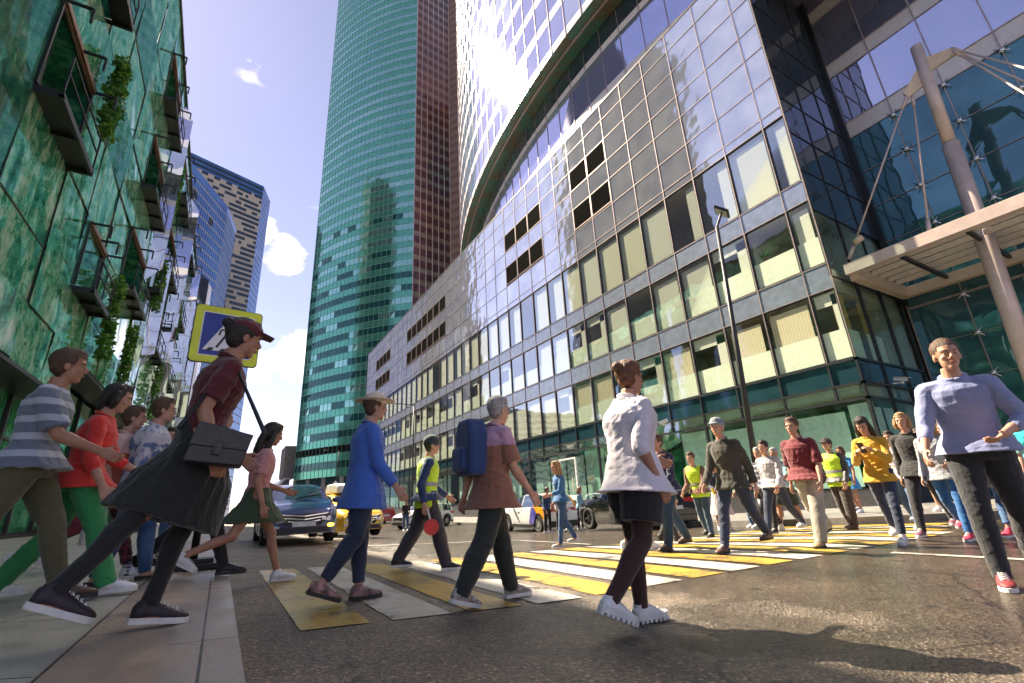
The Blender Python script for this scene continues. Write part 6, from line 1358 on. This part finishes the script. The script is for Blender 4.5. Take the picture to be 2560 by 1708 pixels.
P_blue = paint('blue_paint', (.003, .016, .11), .1, .2); P_yel = paint('yellow_paint_car', (.78, .46, .02), .1); P_wht = paint('white_paint_car', (.75, .75, .76), .0); P_blk = paint('black_paint', (.008, .008, .009), .2, .2); P_org = paint('orange_wrap', (.85, .32, .01), 0, .3)
car((1.74, 15.0), -90, 'sedan', P_blue, 'dark blue sedan facing the crossing with its amber lamp lit', ind=1)
TX = (3.85, 19.0)
car(TX, -83, 'sedan', P_yel, 'yellow taxi waiting beside the blue sedan with a white box on its roof')
car((4.0, 30.5), -90, 'hatch', P_yel, 'second yellow taxi with a red roof light behind the blue sedan')
car((12.6, 19.3), 91, 'suv', P_wht, 'white crossover with an orange rear quarter parked by the far kerb', side_col=P_org)
car((12.2, 12.7), 84, 'sport', P_blk, 'glossy black car parked by the kerb behind the crossing people', dark_rims=True)
car((11.6, 31.4), 200, 'hatch', P_wht, 'small plain white hatchback far up the street beside the lamp post', clad=True)
car((12.5, 45), 90, 'hatch', paint('red_paint', (.3, .01, .01)), 'dark red hatchback farthest up the street near the kerb')
# taxi extras are things of their own
M_tbox = pbr('roof_box_white', (.78, .77, .74), .35)
tag(MB().prism([(-.75, 0), (.75, 0), (.72, .26), (.35, .34), (-.6, .34), (-.75, .2)], ((TX[0], TX[1]+.1, zr(*TX)+1.48), (.12, -.993, 0), (0, 0, 1), (.993, .12, 0)), -.42, .42).build('roof_box', M_tbox, bevel=.06), 'white roof box on top of the nearer yellow taxi', 'roof box')
tag(MB().box(3.75, 4.25, 30.6, 30.8, zr(4, 30.5)+1.47, zr(4, 30.5)+1.61).build('roof_light', emis('red_roof_light', (1, .08, .03), 1.2), bevel=.02), 'red light bar on the roof of the farther taxi', 'light')
# blue wedge on the white crossover
sv = [o for o in COL.objects if o.get('label', '').startswith('white crossover')][0]
MB().prism([(-.62, .36), (-1.0, .36), (-1.20, .80), (-1.02, 1.04), (-.82, 1.04)], ((0, .888, 0), (1, 0, 0), (0, 0, 1), (0, 1, 0)), 0, .012).build('side_graphic', paint('violet_wrap', (.05, .05, .40)), sv)
MB().box(-2.0, -1.2, .5, .54, 1.62, 1.65).box(-2.0, -1.2, -.54, -.5, 1.62, 1.65).build('roof_rail', M_chrome, sv)
MB().box(-2.10, -2.06, -.55, .55, .93, .96).build('tail_strip', M_red, sv)

# ------------------------------------------------------------------ street furniture
def lamp(x, y, h, arm, label, kind, tilt=(0, 0)):
    root = empty('street_lamp', (x, y, zr(x, y)+KZ), label, 'street lamp', 'street lamps')
    MB().tube([(0, 0, 0), (0, 0, .5)], [.11, .10], 16).build('base', M_black, root, smooth=True)
    MB().tube([(0, 0, .4), (tilt[0]*.5, tilt[1]*.5, h*.5), (tilt[0], tilt[1], h)], [.085, .07, .05], 14).build('pole', pbr('lamp_pole', (.035, .036, .04), .45, metal=.2), root, smooth=True)
    a = Vector((tilt[0], tilt[1], h))
    if kind == 'flood':
        b = a+Vector((.22, -.10, .50)); MB().bar(a, b, .06).build('arm', M_black, root)
        M3 = (rotm('Z', 35)@rotm('X', 38)@rotm('Y', -8)); q = MB(); q.prism([(-.30, -.22), (.30, -.22), (.30, .22), (-.30, .22)], (b, M3@Vector((1, 0, 0)), M3@Vector((0, 1, 0)), M3@Vector((0, 0, 1))), 0, .07); hd = q.build('lamp_head', M_black, root, bevel=.01)
        MB().prism([(-.26, -.18), (.26, -.18), (.26, .18), (-.26, .18)], (b, M3@Vector((1, 0, 0)), M3@Vector((0, 1, 0)), M3@Vector((0, 0, 1))), -.012, -.003).build('lens', pbr('lamp_lens', (.35, .33, .28), .2, var=.4, nscale=30), hd)
    else:
        b = a+Vector((-arm, 0, .03)); MB().bar(a, b, .06).build('arm', M_black, root); MB().box(b.x-.35, b.x+.1, b.y-.1, b.y+.1, b.z-.05, b.z+.04).build('lamp_head', pbr('lamp_head_grey', (.3, .3, .3), .4), root, bevel=.02)
lamp(12.0, 7.8, 8.35, 0, 'black flood lamp post standing before the bright office windows on the right', 'flood', (.0, -.42))
lamp(13.9, 40.5, 9.8, 1.7, 'thin dark street lamp with one arm rising behind the hi-vis worker', 'arm')
lamp(14.4, 76, 9.7, 1.9, 'distant street lamp in front of the green tower', 'arm')
ml = empty('light_mast', (10.2, 150, 0), 'tiny distant mast with a cluster of lights against the cloud', 'light mast')
MB().tube([(0, 0, 0), (0, 0, 15)], [.18, .10], 8).build('pole', M_dark, ml, smooth=True); MB().box(-.9, .9, -.2, .2, 14.7, 15.2).build('lamp_head', M_dark, ml)
# crossing sign
SX, SY = -.20, 6.85
sg_ = empty('crossing_sign', (SX, SY, zr(SX, SY)+LZ), 'blue pedestrian crossing sign with a wide yellow border on a black post', 'road sign')
MB().tube([(0, 0, .05), (0, 0, 3.1)], [.04, .04], 14).build('post', M_dark, sg_, smooth=True)
MB().box(-.30, .30, -.22, .22, .0, .06).box(-.20, .20, -.14, .14, .06, .11).build('foot', M_black, sg_, bevel=.01)
M_fluo = pbr('fluorescent_yellow', (.72, .78, .02), .35, var=.08); M_sblue = pbr('sign_blue', (.012, .03, .28), .3, var=.1); M_swhite = pbr('sign_white', (.78, .76, .80), .35, var=.05)
sr = R(8)
sb_ = bpy.data.objects.new('panel', None)
def rrect(w, h, r_, n=5):
    o = []
    for cx_, cy_, a0 in ((w-r_, h-r_, 0), (-w+r_, h-r_, 90), (-w+r_, -h+r_, 180), (w-r_, -h+r_, 270)):
        for i in range(n+1): a = R(a0+90*i/n); o.append((cx_+r_*math.cos(a), cy_+r_*math.sin(a)))
    return o
SC_ = Vector((.0, -.06, 2.76)); U_ = Vector((math.cos(sr), math.sin(sr), 0)); Wv = Vector((math.sin(sr), -math.cos(sr), 0)); Zz = Vector((0, 0, 1))
pn_ = MB().prism(rrect(.375, .375, .05), (SC_, U_, Zz, Wv), 0, .012).build('panel', M_fluo, sg_)
MB().prism(rrect(.385, .385, .05), (SC_, U_, Zz, Wv), -.02, -.001).build('panel_back', M_black, sg_)
MB().prism(rrect(.292, .292, .012), (SC_, U_, Zz, Wv), .012, .015).build('white_line', M_swhite, sg_)
MB().prism(rrect(.28, .28, .01), (SC_, U_, Zz, Wv), .015, .018).build('blue_field', M_sblue, sg_)
MB().prism([(-.25, -.22), (.25, -.22), (0, .24)], (SC_, U_, Zz, Wv), .018, .021).build('white_triangle', M_swhite, sg_)
q = MB(); fr = (SC_, U_, Zz, Wv)
def stroke(pts, w):
    for (a, b), (c, d) in zip(pts[:-1], pts[1:]):
        L_ = math.hypot(c-a, d-b); nx, ny = -(d-b)/L_*w/2, (c-a)/L_*w/2; ex, ey = (c-a)/L_*w*.3, (d-b)/L_*w*.3
        q.prism([(a-ex+nx, b-ey+ny), (a-ex-nx, b-ey-ny), (c+ex-nx, d+ey-ny), (c+ex+nx, d+ey+ny)], fr, .021, .024)
q.prism([(.012+.032*math.cos(2*math.pi*i/14), .145+.032*math.sin(2*math.pi*i/14)) for i in range(14)], fr, .021, .024)
stroke([(0, .095), (-.01, .0)], .042); stroke([(-.01, .085), (-.075, .06), (-.09, -.005)], .02); stroke([(.0, .085), (.055, .04), (.075, .0)], .02); stroke([(-.015, .0), (-.06, -.09), (-.10, -.17)], .026); stroke([(.0, .0), (.045, -.07), (.06, -.17)], .026)
for cx_ in (-.17, -.03, .12): q.prism([(cx_-.045, -.225), (cx_+.02, -.225), (cx_+.045, -.185), (cx_-.01, -.185)], fr, .021, .024)
q.build('walking_figure', M_black, sg_)
# yellow diamond priority sign behind the taxi
ds = empty('priority_sign', (7.1, 38, 0), 'white and yellow diamond priority sign beside the taxi roof', 'road sign')
MB().tube([(0, 0, 0), (0, 0, 2.6)], [.04, .04], 10).build('post', M_dark, ds, smooth=True)
MB().prism([(-.45, 0), (0, -.45), (.45, 0), (0, .45)], ((0, -.06, 2.35), (1, 0, 0), (0, 0, 1), (0, -1, 0)), 0, .02).build('panel', M_swhite, ds)
MB().prism([(-.26, 0), (0, -.26), (.26, 0), (0, .26)], ((0, -.06, 2.35), (1, 0, 0), (0, 0, 1), (0, -1, 0)), .02, .025).build('centre', pbr('sign_yellow', (.8, .55, .02), .4), ds)
# railing and planter kerb on the left pavement
rl0 = empty('railing', (-2.5, 24, zr(-2.5, 24)+LZ), 'low metal railing on a dark kerb behind the standing pedestrians', 'railing')
q = MB()
for i in range(46): q.bar((-3.4+i*.07, 0, .42), (-3.4+i*.07, 0, 1.15), .014)
for i in range(40): q.bar((-.25, i*.12, .42), (-.25, i*.12, 1.15), .014)
q.bar((-3.4, 0, 1.17), (-.25, 0, 1.17), .04).bar((-.25, 0, 1.17), (-.25, 4.8, 1.17), .04).bar((-3.4, 0, .42), (-.25, 0, .42), .03)
q.build('bars', M_dark, rl0); MB().box(-3.5, -.1, -.15, 5, 0, .40).build('kerb_block', pbr('dark_stone_block', (.05, .05, .055), .5), rl0, bevel=.01)
bl = MB().tube([(0, 0, 0), (0, 0, .8)], [.07, .065], 14).ell((0, 0, .82), (.07, .07, .05), 12, 6).build('bollard', pbr('bollard_white', (.6, .6, .6), .5), smooth=True, loc=(-2.55, 14.5, zr(-2.55, 14.5)+LZ)); tag(bl, 'short pale bollard on the left pavement behind the walking group', 'bollard')
# security cameras
def cctv(p, d, label):
    root = empty('security_camera', p, label, 'camera'); d = Vector(d).normalized(); W1 = pbr('camera_white', (.78, .78, .76), .4)
    a = Vector((-.30, 0, -.02)) if p[1] > 7.8 else Vector((0, -.30, -.02))
    MB().bar((0, 0, 0), a, .05).ell(a, (.06, .06, .06), 10, 6).build('bracket', W1, root); c = a+Vector((0, 0, .12))
    MB().bar(a, c, .04).bar(c-d*.25, c+d*.22, .13, .12).bar(c-d*.2+Vector((0, 0, .08)), c+d*.30+Vector((0, 0, .08)), .16, .02).build('housing', W1, root, bevel=.01); MB().tube([c+d*.22, c+d*.24], [.045, .045], 12).build('lens', M_black, root)
cctv((OX-.06, 16.7, 4.05), (-.5, .8, -.25), 'white bullet camera aimed up the street above the shop band'); cctv((OX-.06, 24.6, 3.75), (-.3, 1, -.1), 'white camera over the entrance door of the grey office block'); cctv((21.5, OY0-.06, 4.25), (-.2, -1, -.3), 'white camera on the side wall near the canopy')
# potted plant at an office window
pp = empty('potted_plant', (OX+.28, 10.1, 10.3), 'leafy green pot plant standing inside a second row office window', 'plant'); rp2 = random.Random(4); q = MB()
for i in range(90):
    a = rp2.uniform(0, 6.28); l = rp2.uniform(.12, .34); u = rp2.uniform(.2, .9); b = Vector((math.cos(a)*l*.5, math.sin(a)*l, u*l+.15)); n_ = Vector((-math.sin(a), math.cos(a), 0))*.03; q.poly([(0, 0, .12), b*.6+n_, b, b*.6-n_])
q.build('foliage', M_leaf, pp); MB().tube([(0, 0, -.05), (0, 0, .14)], [.09, .12], 14).build('pot', pbr('pot', (.3, .12, .06), .7), pp)
# bench ledge on the far right
tag(MB().box(20.2, 20.9, -4, 3.2, 1.15, 1.25).box(20.3, 20.8, -4, 3.2, KZ, 1.15, 1).build('stone_ledge', [pbr('ledge_top', (.35, .33, .3), .5), pbr('ledge_dark', (.03, .03, .032), .5)]), 'long dark wall with a pale stone ledge under the canopy at the right edge', 'ledge')
